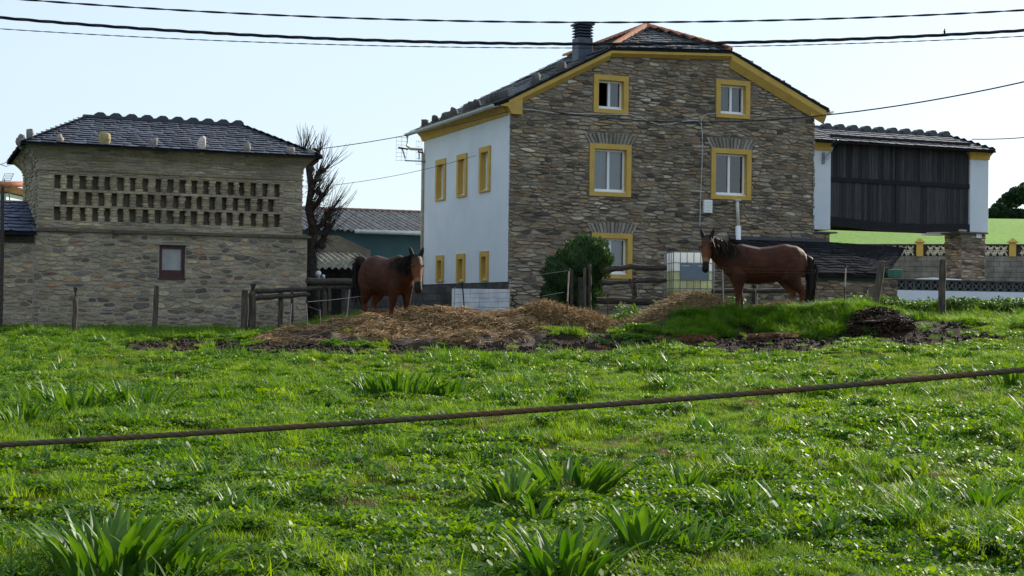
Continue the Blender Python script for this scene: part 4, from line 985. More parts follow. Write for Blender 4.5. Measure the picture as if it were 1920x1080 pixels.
m_ = MB(); m_.poly([(-.3, 4.5, zri), (s_e, 4.5, zri), (s_e, 9.3, zev), (-.3, 9.3, zev)]); m_.poly([(0, 0, zev), (0, 9, zev), (0, 4.5, zri)]); m_.build('rear_roof', m_fibro, barn)
ridge_tiles((-.3, 4.5, zri - .02), (s_e, 4.5, zri - .02), 26, barn, rad=.14, mt=mat('old_clay_tile', (.16, .09, .07), (.10, .07, .06), scale=6, rough=.9))
g0 = RF.on_t(665, 432, -.4)[0]; m_ = MB(); m_.tube([(g0, -.42, zev - .05), (s_e, -.42, zev - .05)], .075, 8); m_.build('gutter', m_zinc, barn, smooth=True)
_c = W(574, 505, 45); LF = Frame((_c.x, 45, 1.0), ANG)
lean = thing('lean_to_shed', 'open lean-to with a lichen covered corrugated roof below a concrete parapet', 'shed', LF.O, ANG)
le = LF.on_t(672, 505)[0] + .6; z0 = LF.on_t(600, 497)[1]; zr_ = LF.on_t(640, 474, 2.2)[1]; z0b = z0 - .1
for k in range(3):
    a, b = -.2 + (le + .2) * k / 3, -.2 + (le + .2) * (k + 1) / 3 + .03; m_ = MB(); u = .012 * (k % 2)
    corrugated(m_, (a, -.2, z0b + u), (b, -.2, z0b + u), (b, 2.2, zr_ + u), (a, 2.2, zr_ + u), .2, .038); m_.build('roof_sheet', m_fibro2, lean, smooth=True)
pz = LF.on_t(640, 449, 2.3)[1]; pe = LF.on_t(694, 478, 2.3); ps_ = LF.on_t(634, 440, 2.3)
m_ = MB(); m_.prism([(-.2, 2.25, zr_ + .0), (pe[0], 2.25, pe[1] - .12), (pe[0], 2.25, pe[1] + .14), (ps_[0], 2.25, pz + .12), (-.2, 2.25, pz + .12)], (0, 3, 0)); m_.build('parapet', mat('tan_concrete', (.25, .215, .15), (.16, .14, .105), scale=3, rough=.9), lean)
m_ = MB(); m_.box(-.3, le, 2.0, 2.2, -.5, zr_ - .05); m_.build('back_wall', m_conc_d, lean); m_ = MB(); m_.box(le - .12, le, 0, 2.0, -.5, z0b - .06); m_.build('end_wall', m_conc_d, lean)
for s in (.3, le - .3): m_ = MB(); m_.tube([(s, .05, -.5), (s, .05, z0b - .02)], .06, 8); m_.build('post', m_wood_d, lean)
# globe lamp on a stone gatepost before the lean-to
for (px, py, rd, Y, lb) in ((597, 513, .085, 41.2, 'white globe lamp on the dark post beside the dovecote'), (606.5, 518, .05, 41.8, 'small white globe lamp half hidden behind the bigger globe')):
    p = W(px, py, Y); gzp = float(gz(p.x, Y)); t = thing('globe_lamp', lb, 'lamp', (p.x, Y, gzp)); h = p.z - gzp
    m_ = MB(); m_.tube([(0, 0, -.2), (0, 0, h - rd)], .05, 8); m_.build('post', m_wood_d, t, smooth=True); m_ = MB(); m_.tube([(0, 0, h - rd - .06), (0, 0, h - rd + .02)], [.07, .05], 8); m_.build('collar', m_grey, t)
    m_ = MB(); m_.blob((0, 0, h), (rd, rd, rd), 1, 0, 2); m_.build('globe', m_frame, t, smooth=True)
# dark block wall and whitewashed block wall before the white side
def block_wall(name, label, px0, px1, py, Y, mt, core, bl_=.4, bh=.2):
    A, B_ = W(px0, py, Y), W(px1, py, Y); t = thing(name, label, 'wall', (A.x, Y, 1.0)); L = B_.x - A.x; H = (A.z + B_.z) / 2 - 1.0
    m_ = MB(); m_.box(0.01, L - .01, .01, .17, -.6, H - .01); m_.build('core', core, t); z = H - bh; row = 0
    while z > -.5:
        s = -(bl_ / 2 if row % 2 else 0)
        while s < L - .02:
            a, b = max(0, s), min(L, s + bl_); s += bl_
            if b - a < .04: continue
            m_ = MB(); m_.bbox(a + .005, b - .005, -.004 - rr.random() * .008, .18, z + .004, z + bh - .005, .006); m_.build('block', mt, t, center=True)
        z -= bh; row += 1
block_wall('dark_block_wall', 'dark block wall behind the horse with raised tail', 640, 845, 536, 40.6, m_conc_d, m_conc_d)  # one dark tone for both blocks and core
block_wall('whitewashed_wall', 'whitewashed low block wall under the white house side', 847, 957, 541.5, 40.3, m_wash, m_wash, .5, .25)
# sliver of a white car behind the parapet
cp = W(1694, 521, 50); gc = float(gz(cp.x, 50)); ct = thing('parked_car', 'white car whose roof just shows above the low patterned wall', 'car', (cp.x + .6, 50, cp.z - 1.44))
sec = [(-2.0, .45), (-2.0, .75), (-1.75, .9), (-1.0, .95), (-.45, 1.38), (.2, 1.45), (1.1, 1.40), (1.75, 1.0), (2.0, .92), (2.05, .45)]
m_ = MB(); vs = []
for w, in_ in ((-.82, 1), (.82, 1)): vs += [(x, w * (.86 if z > 1.1 else 1), z) for x, z in sec]
n = len(sec); m_.add(vs, [tuple(range(n)), tuple(reversed(range(n, 2 * n)))] + [(j, n + j, n + (j + 1) % n, (j + 1) % n) for j in range(n)]); m_.build('body', m_carwhite, ct)
for x in (-1.25, 1.25):
    for y in (-.78, .78): m_ = MB(); m_.tube([(x, y - .1, .32), (x, y + .1, .32)], .32, 14); w_ = m_.build('wheel', m_cable, ct); m_ = MB(); m_.tube([(x, y - .11, .32), (x, y + .11, .32)], .2, 10); m_.build('rim', m_zinc, w_)
for y in (-.78, .78): m_ = MB(); sg = 1 if y > 0 else -1; m_.poly([(-.8, y * .97, 1.0), (1.3, y * .97, 1.0), (1.0, y * .90, 1.36), (-.4, y * .90, 1.35)]); m_.build('side_window', m_horn, ct)
# far house corner with red eave, aerial, and dark post at the left edge
_c = W(-60, 400, 60); nb = thing('red_roofed_house', 'far house corner with a red tiled eave and rooftop aerial', 'house', (_c.x, 60, 1.2), 0)
L0 = nb.location
def lp(px, py, Y=60): q = W(px, py, Y) - L0; return q
m_ = MB(); a, b = lp(-40, 352), lp(12, 362); m_.box(a.x - 3, b.x, 0, 5, -1, b.z); m_.build('wall', m_white, nb)
m_ = MB(); e = lp(35, 352); e2 = lp(0, 356); i_ = lp(-60, 330)
m_.prism([(i_.x - 2, -.5, e2.z - .1), (lp(14, 360).x, -.5, lp(14, 360).z), (e.x, -.5, e.z), (lp(30, 351).x, -.5, lp(30, 351).z), (lp(20, 348).x, -.5, lp(20, 348).z), (i_.x - 2, -.5, lp(0, 345).z)], (0, 6, 0)); nr = m_.build('roof', m_tile, nb)
for k in range(4): m_ = MB(); q = lp(4 + 7 * k, 346.5); m_.tube([(q.x, -.55, q.z - .02 * k), (q.x, 3, q.z + .3)], .10, 8); m_.build('roof_tile', m_tile, nr, smooth=True)
q0, q1 = lp(18, 374), lp(9, 345); m_ = MB(); m_.tube([lp(18, 385), lp(18, 366), lp(12, 350), lp(8, 336)], .03, 6); an = m_.build('aerial', m_grey, nb)
for k in range(4): m_ = MB(); m_.tube([lp(6 + k * 1.5, 338 - 4 * k), lp(21 + k * 1.6, 338 - 4 * k)], .012, 4); m_.build('element', m_grey, an)
for (u, v) in (((4, 340), (9, 325)), ((20, 338), (26, 325))): m_ = MB(); m_.tube([lp(*u), lp(*v)], .012, 4); m_.build('element', m_grey, an)
m_ = MB(); m_.tube([lp(-5, 309), lp(2, 308), lp(12, 304.5), lp(23, 308.5), (lp(12, 312).x, 0, lp(12, 312).z), lp(2, 309)], .014, 4); m_.build('element', m_grey, an)
p = gp(1.5, 34.5); t = thing('dark_post', 'thick dark wooden post at the edge of the outbuilding', 'post', p); zt = W(1.5, 352, 34.5).z - p.z
m_ = MB(); m_.tube([(0, 0, -.3), (.01, 0, zt * .5), (0, 0, zt)], [.05, .047, .042], 8); o = m_.build('shaft', m_wood_d, t); m_ = MB(); m_.tube([(0, 0, zt), (0, 0, zt + .05)], [.05, .02], 8); m_.build('cap', m_rust, t)
# ------------------------------------------------------------------ horses
m_coat = mat('bay_coat', (1.15, 1.1, 1.05), (.8, .8, .8), scale=22, rough=.7, spec=.22, attr='col', bump=.002, bscale=160)
m_hair = mat('dark_horse_hair', (.022, .013, .010), (.010, .007, .006), scale=30, rough=.65, spec=.15)
m_hair2 = mat('brown_horse_hair', (.05, .028, .017), (.018, .011, .008), scale=30, rough=.65, spec=.15)
m_eye = mat('dark_eye', (.008, .006, .005), rough=.08, spec=.8)
def loft(mb, P, rs, ru, side, n=14, endcap=True):
    """closed loft: rs along 'side', ru along side x tangent"""
    P = [Vector(p) for p in P]; side0 = Vector(side); k = len(P); vs = []
    for i, p in enumerate(P):
        t = (P[min(i + 1, k - 1)] - P[max(i - 1, 0)]).normalized(); sd = (side0 - t * side0.dot(t)).normalized(); up = sd.cross(t)
        for j in range(n):
            q = 2 * math.pi * j / n; vs.append(p + sd * math.cos(q) * rs[i] + up * math.sin(q) * ru[i])
    f = [(i * n + j, i * n + (j + 1) % n, (i + 1) * n + (j + 1) % n, (i + 1) * n + j) for i in range(k - 1) for j in range(n)]
    f += [tuple(reversed(range(n))), tuple(range((k - 1) * n, k * n))]
    mb.add(vs, f)
def strands(rng, roots, lens, dirs, width, segs=4, droop=.6, curl=.05):
    V = []; F = []
    for r0, L, d in zip(roots, lens, dirs):
        p = Vector(r0); d = Vector(d).normalized(); w = d.cross(Vector((rng.uniform(-1, 1), rng.uniform(-1, 1), rng.uniform(-.3, .3))))
        w = w.normalized() if w.length > .01 else Vector((1, 0, 0)); b = len(V)
        for i in range(segs + 1):
            k = width * (1 - .85 * (i / segs) ** 2); V.append(p - w * k); V.append(p + w * k)
            d = (d + Vector((rng.uniform(-1, 1) * curl, rng.uniform(-1, 1) * curl, -droop / segs))).normalized(); p = p + d * (L / segs)
        F += [(b + 2 * i, b + 2 * i + 1, b + 2 * i + 3, b + 2 * i + 2) for i in range(segs)]
    return V, F
def horse(label, loc, heading, sc, pose, seed, sx=1., sz=1.):
    rng = random.Random(seed); root = thing('horse', label, 'horse', loc, heading); root.scale = (sc, sc, sc)
    mb = MB(); L, H = sx, sz; zt = .18 * (H - 1)
    T = [(-.83, 1.17, .07, .10), (-.79, 1.16, .16, .19), (-.66, 1.13, .25, .28), (-.46, 1.12, .29, .325), (-.22, 1.06, .305, .335), (.05, 1.02, .315, .345), (.26, 1.04, .30, .355), (.44, 1.09, .26, .345), (.58, 1.09, .225, .29), (.69, 1.07, .17, .22), (.75, 1.06, .09, .13)]
    loft(mb, [(x * L, 0, z - .02 * (H - 1)) for x, z, a, b in T], [a for x, z, a, b in T], [b * H for x, z, a, b in T], (0, 1, 0), 18)
    pl = Vector(pose['poll']); hd = Vector(pose['head']).normalized(); hs = Vector(pose['hside']).normalized()
    nb = Vector((.50 * L, 0, 1.10)); mid = nb.lerp(pl, .52) + Vector((.03, 0, -.01))
    loft(mb, [nb - Vector((.15, 0, .1)), nb, nb.lerp(mid, .55), mid, mid.lerp(pl, .6), pl + Vector(pose.get('pofs', (0, 0, 0)))], [.19, .185, .155, .125, .105, .085], [.31, .31, .27, .225, .18, .13], (0, 1, 0), 16)
    S = [(-.09, .045, .05), (-.05, .075, .085), (.03, .092, .125), (.14, .094, .140), (.25, .080, .122), (.36, .062, .094), (.46, .052, .074), (.53, .056, .068), (.58, .055, .062), (.615, .036, .040)]
    hk = pose.get('hk', 1.); S = [(t * (1 + .5 * (hk - 1)), a * hk, b * hk) for t, a, b in S]
    back = hs.cross(hd)                                    # runs from the forehead side to the throat side
    if back.dot(pl - nb) > 0: back = -back
    loft(mb, [pl + hd * t + back * (-.02 + .03 * (t < .3)) for t, a, b in S], [a for t, a, b in S], [b for t, a, b in S], hs, 14)
    for sg in (-1, 1):                                     # ears
        e0 = pl - hd * .05 + hs * sg * .06 * hk - back * .04; ed = (-hd * .9 + hs * sg * .30 - back * .28).normalized()
        loft(mb, [e0 - ed * .04, e0 + ed * .03 * hk, e0 + ed * .08 * hk, e0 + ed * .13 * hk, e0 + ed * .165 * hk], [.032 * hk, .037 * hk, .034 * hk, .022 * hk, .005], [.022 * hk, .023 * hk, .02 * hk, .013 * hk, .004], hs, 8)
    fl, hl = pose['front'], pose['hind']
    for sg, dx in ((1, fl[0]), (-1, fl[1])):
        y = .15 * sg
        loft(mb, [(.46 * L, y * .8, 1.02), (.44 * L, y, .84), (.44 * L + dx * .3, y, .68), (.44 * L + dx * .6, y * .95, .46), (.43 * L + dx * .75, y * .93, .40), (.425 * L + dx * .9, y * .92, .26), (.425 * L + dx, y * .92, .135), (.45 * L + dx, y * .92, .075), (.465 * L + dx, y * .92, .0)],
             [.12, .118, .092, .064, .055, .045, .052, .05, .068], [.18, .165, .118, .074, .06, .05, .058, .052, .075], (0, 1, 0), 10)
    for sg, dx in ((1, hl[0]), (-1, hl[1])):
        y = .155 * sg
        loft(mb, [(-.52 * L, y * .8, 1.15), (-.50 * L, y, .96), (-.49 * L + dx * .2, y * 1.02, .80), (-.58 * L + dx * .4, y, .64), (-.685 * L + dx * .6, y * .95, .50), (-.69 * L + dx * .7, y * .93, .42), (-.67 * L + dx * .9, y * .92, .27), (-.66 * L + dx, y * .92, .135), (-.63 * L + dx, y * .92, .075), (-.615 * L + dx, y * .92, 0)],
             [.165, .165, .145, .1, .068, .058, .048, .053, .05, .068], [.265, .255, .21, .13, .088, .07, .054, .06, .052, .075], (0, 1, 0), 10)
    dzl = pose.get('short', 0.)
    for i, v in enumerate(mb.v):
        if v[2] < .75: mb.v[i] = (v[0], v[1], dzl + v[2] * (.75 - dzl) / .75)
    tp = [Vector(p) for p in pose['tail']]
    loft(mb, tp[:3], [.05, .042, .03], [.05, .042, .03], (0, 1, 0), 8)
    tmp = mb.build('horse_shape', m_coat)
    rm = tmp.modifiers.new('r', 'REMESH'); rm.mode = 'VOXEL'; rm.voxel_size = .017
    sm = tmp.modifiers.new('s', 'SMOOTH'); sm.factor = .5; sm.iterations = 5
    me = bpy.data.meshes.new_from_object(tmp.evaluated_get(bpy.context.evaluated_depsgraph_get())); bpy.data.objects.remove(tmp)
    me.name = 'body'; n = len(me.vertices); co = np.empty(n * 3, np.float32); me.vertices.foreach_get('co', co); co = co.reshape(-1, 3)
    X, Y, Z = co[:, 0], co[:, 1], co[:, 2]
    bay = np.array((.047, .0135, .0044)); dark = np.array((.0075, .0042, .003)); red = np.array((.085, .027, .009)); pale = np.array((.20, .095, .045))
    C = np.tile(bay, (n, 1)) * (.55 + .7 * vnoise(X * 1.0 + Y, Z, 5, 2) + .4 * vnoise(X + Y * .5, Z, 17, 3))[:, None]
    def mixc(c, k): 
        nonlocal C; k = np.clip(k, 0, 1)[:, None]; C = C * (1 - k) + np.array(c) * k
    mixc(dark, .85 * sst(.25, .65, X / L) * sst(.95, 1.25, Z))                         # dark neck and shoulder
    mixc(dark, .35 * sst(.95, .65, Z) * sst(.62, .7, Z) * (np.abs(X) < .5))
    mixc(red, .5 * sst(-.45, -.75, X / L))
    mixc(pale, .55 * sst(.80, .55, Z) * (np.abs(Y) < .13) * (X < -.3))               # paler inside of the thighs
    mixc(pale, .35 * sst(.5, .15, Z))
    hp = co - np.array(pl); ta = hp @ np.array(hd); bk = hp @ np.array(back); dist = np.linalg.norm(hp - np.outer(ta, np.array(hd)), axis=1)
    hm = (dist < .2) & (ta > -.25) & (ta < .7) & ((X - nb.x) * 1 > .2)
    mixc(red * .8, .9 * hm * sst(-.02, .08, ta)); mixc(red * 1.6, .75 * hm * sst(.12, .25, ta) * sst(.0, -.04, bk)); mixc(pale * 1.4, .7 * hm * sst(.40, .47, ta) * sst(.53, .5, ta) * (bk < .0))  # orange sunlight on the face painted into the coat, plus a pale nose
    mixc(dark * .8, hm * sst(.49, .53, ta)); mixc(dark, .8 * hm * sst(0.02, -.06, ta))
    at = me.attributes.new('col', 'FLOAT_COLOR', 'POINT'); c4 = np.ones((n, 4), np.float32); c4[:, :3] = C; at.data.foreach_set('color', c4.ravel())
    me.polygons.foreach_set('use_smooth', [True] * len(me.polygons)); me.materials.clear(); me.materials.append(m_coat)
    body = bpy.data.objects.new('body', me); COL.objects.link(body); body.parent = root
    for sg in (-1, 1):
        m_ = MB(); c = pl + hd * .17 + hs * sg * .082 * hk - back * .075 * hk; m_.blob(c, (.021, .021, .021), 1, 0, 2); m_.build('eye', m_eye, body, smooth=True)
        m_ = MB(); c = pl + hd * .565 + hs * sg * .034 * hk - back * .052 * hk; m_.blob(c, (.016, .016, .02), 1, 0, 1); m_.build('nostril', m_eye, body, smooth=True)
    for (x, y) in ((.465 * L + fl[0], .138), (.465 * L + fl[1], -.138), (-.615 * L + hl[0], .143), (-.615 * L + hl[1], -.143)):
        m_ = MB(); m_.tube([(x + .012, y, dzl - .005), (x, y, dzl + .07)], [.075, .06], 10); m_.build('hoof', m_horn, body)
    # mane: along the crest, falling to one side
    roots, lens, dirs = [], [], []; fs = pose['mane_side']
    crest0 = Vector((.36 * L, 0, 1.40)); crest1 = Vector((.52 * L, 0, 1.385)); 
    cr = [crest0, Vector((.44 * L, 0, 1.40))] + [nb.lerp(pl, k) + Vector((-.06 * (1 - k), 0, .27 * (1 - k) + .10 * k)) for k in (.25, .45, .65, .85)] + [pl - hd * .07 - back * .0 + Vector((0, 0, .03))]
    for i in range(650):
        k = rng.random() * (len(cr) - 1); j = min(int(k), len(cr) - 2); p = cr[j].lerp(cr[j + 1], k - j)
        roots.append(p + Vector((rng.uniform(-.02, .02), rng.uniform(-.02, .03) * fs, rng.uniform(-.05, .03)))); lens.append(rng.uniform(.2, .42)); dirs.append((rng.uniform(-.25, .15), fs * rng.uniform(.35, .8), rng.uniform(-1.0, .1)))
    for i in range(90):                                     # forelock
        p = pl - hd * .08 + hs * rng.uniform(-.045, .045) - back * .07; roots.append(p); lens.append(rng.uniform(.12, .24)); dirs.append(hd * 1.0 - back * rng.uniform(.25, .5) + hs * rng.uniform(-.3, .3))
    V, F = strands(rng, roots, lens, dirs, .012, 4, 1.3, .05); m_ = MB(); m_.add(V, F); m_.build('mane', m_hair2 if pose.get('brown_mane') else m_hair, root, smooth=True)
    # tail
    m_ = MB(); loft(m_, tp, [.04] + [pose.get('tw', .085)] * (len(tp) - 2) + [.02], [.04] + [pose.get('tw', .085) * .9] * (len(tp) - 2) + [.02], (0, 1, 0), 10)
    roots, lens, dirs = [], [], []
    for i in range(380):
        k = rng.random() ** .8 * (len(tp) - 1.3); j = int(k); p = tp[j].lerp(tp[j + 1], k - j); d = (tp[min(j + 2, len(tp) - 1)] - tp[j]).normalized()
        w = pose.get('tw', .085); roots.append(p + Vector((rng.uniform(-w, w), rng.uniform(-w, w), 0))); lens.append(rng.uniform(.2, .42)); dirs.append(d + Vector((rng.uniform(-.12, .12), rng.uniform(-.12, .12), 0)))
    V, F = strands(rng, roots, lens, dirs, .010, 4, .35, .06); m_.add(V, F); m_.build('tail', m_hair, root, smooth=True)
    return root
p = Wz(727, 33.3, 0); p.z = float(gz(p.x, 33.3)) - .02 - .14
horse('brown horse with its tail arched up, standing on the straw heap', p, R(-51), 1.12,
      dict(poll=(1.00, -.03, 1.36), head=(.36, -.17, -.92), hside=(.40, .92, 0), front=(.02, -.10), hind=(-.04, .10), mane_side=-1, pofs=(0, 0, 0), short=.12, hk=1.32,
           tail=[(-.78, 0, 1.24), (-.88, .0, 1.36), (-.99, .02, 1.40), (-1.10, .04, 1.33), (-1.18, .05, 1.15), (-1.19, .05, .92), (-1.17, .05, .70)], tw=.10), 3, sx=1.0, sz=1.12)
HB = Wz(1428, 33.1, 0); HB.z = 1.56 - .10
horse('bay horse standing side on by the liquid tank with its head turned', HB, R(180 + 3), 1.13,
      dict(poll=(1.09, .06, 1.50), head=(.12, .42, -.90), hside=(1, -.28, 0), front=(.05, -.08), hind=(-.05, .12), mane_side=1, brown_mane=True, short=.12, hk=1.26,
           tail=[(-.83, 0, 1.24), (-.93, .0, 1.16), (-.97, .02, 1.0), (-.97, .04, .8), (-.95, .05, .6), (-.93, .05, .42), (-.92, .05, .22)], tw=.085), 8, sx=1.06, sz=1.08)
# ------------------------------------------------------------------ liquid tank in its cage
IA = R(5); tY = 36.0; tc_ = gp(1262, tY); ztop_ = W(1300, 471, tY).z; zb_ = W(1300, 556, tY).z
tank = thing('liquid_tank', 'square white plastic liquid tank in a grey wire cage on a pallet', 'tank', (tc_.x, tY, zb_ - .15), IA)
TWd, TD = .99, 1.18; z0 = .15; zt = ztop_ - zb_ + .15; zq = lambda py: W(1300, py, tY).z - zb_ + .15
def rbox(x0, x1, y0, y1, za, zb, r=.08):
    pts = []
    for cx, cy, a0 in ((x1 - r, y0 + r, -90), (x1 - r, y1 - r, 0), (x0 + r, y1 - r, 90), (x0 + r, y0 + r, 180)):
        for k in range(4): q = R(a0 + 30 * k); pts.append((cx + math.cos(q) * r, cy + math.sin(q) * r))
    return [(a, b, za) for a, b in pts], [(a, b, zb) for a, b in pts]
for nm, za, zb, mt in (('liquid_dregs', z0, zq(545), m_liq), ('liquid', zq(545), zq(509), m_liq2), ('plastic_shell', zq(509), zt - .03, m_plas)):
    A, B_ = rbox(.03, TWd - .03, .03, TD - .03, za, zb); n = len(A); m_ = MB(); m_.add(A + B_, [tuple(reversed(range(n))), tuple(range(n, 2 * n))] + [(j, (j + 1) % n, n + (j + 1) % n, n + j) for j in range(n)]); m_.build(nm, mt, tank)
m_ = MB(); m_.tube([(TWd / 2, TD / 2, zt - .03), (TWd / 2, TD / 2, zt + .03)], .11, 14); m_.build('filler_cap', m_cable, tank)
cg = MB(); cr_ = .011
for a, b in ((0, 0), (TWd, 0), (TWd, TD), (0, TD)): cg.tube([(a, b, z0 - .02), (a, b, zt)], cr_ * 1.2, 6)
cage = cg.build('cage', m_grey, tank)
for py in (472, 493, 509, 525, 541, 553):
    z = zq(py)
    for A, B_ in (((0, 0), (TWd, 0)), ((TWd, 0), (TWd, TD)), ((TWd, TD), (0, TD)), ((0, TD), (0, 0))): m_ = MB(); m_.tube([(A[0], A[1], z), (B_[0], B_[1], z)], cr_, 6); m_.build('bar', m_grey, cage)
for k in range(1, 6): m_ = MB(); m_.tube([(TWd * k / 6, -.012, z0), (TWd * k / 6, -.012, zt)], cr_ * .9, 6); m_.build('bar', m_grey, cage)
for k in range(1, 6): m_ = MB(); m_.tube([(-.012, TD * k / 6, z0), (-.012, TD * k / 6, zt)], cr_ * .9, 6); m_.build('bar', m_grey, cage); m_ = MB(); m_.tube([(TWd + .012, TD * k / 6, z0), (TWd + .012, TD * k / 6, zt)], cr_ * .9, 6); m_.build('bar', m_grey, cage)
m_ = MB(); m_.box(.17, .86, -.034, -.026, zq(525), zq(494)); pl_ = m_.build('plate', m_plate, tank); pl_['label'] = 'blue grey label plate on the tank cage'
for x0, x1 in ((.20, .38), (.60, .80)): m_ = MB(); m_.box(x0, x1, -.037, -.035, zq(499), zq(498)); m_.build('print_line', m_paper, pl_)
for k in range(7): m_ = MB(); x = .36 + k * .045; m_.tube([(x, -.02, zq(541)), (x, -.02, zq(528))], .004, 4); m_.build('mesh_wire', m_grey, cage)
m_ = MB(); m_.tube([(TWd / 2, -.05, .22), (TWd / 2, .05, .22)], .06, 10); m_.build('outlet_valve', m_cable, tank)
plt = MB(); plt.box(0, TWd, 0, TD, .115, .148); pa_ = plt.build('pallet', m_wood_d, tank)
for k in range(3): m_ = MB(); y = .05 + k * (TD - .2) / 2; m_.box(0, TWd, y, y + .1, 0, .114); m_.build('runner', m_wood_d, pa_)
for k in range(4): m_ = MB(); m_.bbox(-.25 + .42 * k, .15 + .42 * k, -.1, 1.2, -.22, -.005, .01); tag(m_.build('concrete_block', m_conc_d, None), ('dark block under the tank pallet corner toward the bush', 'dark block under the tank pallet next to the bush side corner', 'dark block under the tank pallet beneath the label plate', 'dark block jutting out from the pallet toward the bay horse')[k], 'block', 'blocks under the tank'); o = COL.objects[-1]; o.location = tank.location; o.rotation_euler = (0, 0, IA)

# ------------------------------------------------------------------ posts, rails, stakes
def stick(mb, P, r0, r1, seed, n=8, wob=.009, segs=6):
    P = [Vector(p) for p in P]; rg = random.Random(seed); pts = []; rad = []
    for i in range(segs + 1):
        k = i / segs * (len(P) - 1); j = min(int(k), len(P) - 2); q = P[j].lerp(P[j + 1], k - j)
        if 0 < i: q = q + Vector((rg.uniform(-wob, wob), rg.uniform(-wob, wob), 0))
        pts.append(q); rad.append((r0 + (r1 - r0) * i / segs) * rg.uniform(.94, 1.06))
    mb.tube(pts, rad, n)
def post(px0, py0, px1, py1, wpx, Y, label, name='fence_post', mt=None, group=None, cat='post', seed=0):
    """upright post from its top pixel (px0, py0) to where it meets the ground (px1, ...)"""
    top = W(px0, py0, Y); b = Wz(px1, Y, 0); b.z = float(gz(b.x, Y)); r = wpx * Y / FPX / 2
    t = thing(name, label, cat, b, group=group); d = top - b
    m_ = MB(); stick(m_, [(-d.x * .1, 0, -.25), (0, 0, 0), (d.x * .5, 0, d.z * .5), (d.x, d.y, d.z)], r * 1.05, r * .92, seed + int(px0)); m_.build('shaft', mt or m_wood, t)
    m_ = MB(); m_.tube([(d.x, d.y, d.z - .01), (d.x + .005, d.y, d.z + .02)], [r * .9, r * .6], 8); m_.build('weathered_end', m_wood, t)
    return t
post(142, 539, 141, 620, 11, 33.0, 'weathered fence post before the dovecote, nearer the slate roofed outbuilding')
post(294, 537, 290, 611, 10, 33.4, 'slightly bent fence post before the dovecote, just under the brown window')
post(1654, 490, 1639, 584, 15, 33.6, 'thick leaning fence post beside the shed wall')
post(1768, 488, 1766, 587, 14, 33.6, 'upright split fence post before the patterned parapet wall')
post(1520, 505, 1520, 567, 14, 35.0, 'dark fence post just behind the bay horse tail')
post(1414, 535, 1413, 566, 9, 34.6, 'short post seen between the legs of the bay horse', mt=m_wood_d)
def rail(mb, a, b, ya, yb, wpx, loc, seed, mid=None):
    A = W(a[0], a[1], ya) - loc; B_ = W(b[0], b[1], yb) - loc; M = (W(mid[0], mid[1], (ya + yb) / 2) - loc) if mid else A.lerp(B_, .5); r = wpx * ya / FPX / 2
    rg = random.Random(seed); pts = []; rad = []
    for i in range(9):
        k = i / 8; q = A.lerp(M, k * 2) if k < .5 else M.lerp(B_, k * 2 - 1); pts.append(q + Vector((0, 0, rg.uniform(-.012, .012)))); rad.append(r * rg.uniform(.88, 1.1))
    mb.tube(pts, rad, 8)
FL = gp(470, 34.3); fence = thing('rail_fence', 'old dark wooden rail fence running from the dovecote corner', 'fence', FL)
def fpost(px, py, pxb, wpx, Y, par, loc, mt, seed):
    t = W(px, py, Y) - loc; b = Wz(pxb, Y, 0); b.z = float(gz(b.x, Y)) - .2; b = b - loc; m_ = MB(); r = wpx * Y / FPX / 2
    stick(m_, [b, t], r * 1.05, r * .9, seed); return m_.build('post', mt, par)
for i, (px, py, pxb, w, Y) in enumerate([(459, 544, 457, 13, 34.2), (474, 533, 473, 14, 34.3), (527, 548, 525, 10, 34.9), (548, 539, 548, 6, 35.0), (609, 537, 610, 9, 35.6), (618, 539, 620, 6, 35.4), (650, 520, 651, 4, 36.2)]): fpost(px, py, pxb, w, Y, fence, FL, m_wood, i + 3)
for i, (a, b, ya, yb, w) in enumerate([((476, 547), (604, 540), 34.4, 35.6, 9), ((478, 559), (580, 552), 34.4, 35.3, 9), ((575, 527), (690, 530), 35.4, 36.4, 13), ((590, 540), (690, 536), 35.6, 36.4, 8)]):
    m_ = MB(); rail(m_, a, b, ya, yb, w, FL, 20 + i); m_.build('rail', m_wood_d, fence)
FC = gp(1160, 36.2); fence2 = thing('rail_fence', 'dark wooden rail fence between the round bush and the liquid tank', 'fence', FC)
for i, (px, py, pxb, w, Y) in enumerate([(1191, 522, 1191, 9, 36.3), (1072, 505, 1072, 6, 35.6), (1090, 520, 1090, 12, 35.7), (1415, 520, 1415, 12, 36.6)]): fpost(px, py, pxb, w, Y, fence2, FC, m_wood_d, i + 30)
for i, (a, b, w, md) in enumerate([((1125, 508), (1250, 503), 11, (1183, 500)), ((1128, 530), (1250, 526), 8, None), ((1118, 563), (1250, 566), 14, None), ((1330, 545), (1520, 545), 9, None)]):
    m_ = MB(); rail(m_, a, b, 36.2, 36.35, w, FC, 40 + i, md); m_.build('rail', m_wood_d, fence2)
post(1097, 503, 1097, 572, 6, 35.4, 'pale split stake leaning on the trunk of the round bush', mt=m_wood)
post(1106, 497, 1107, 573, 6, 35.5, 'taller pale brown stake beside the split stake by the bush', mt=m_wood)
m_stake = mat('pale_stake', (.42, .36, .30), (.30, .24, .19), rough=.6)
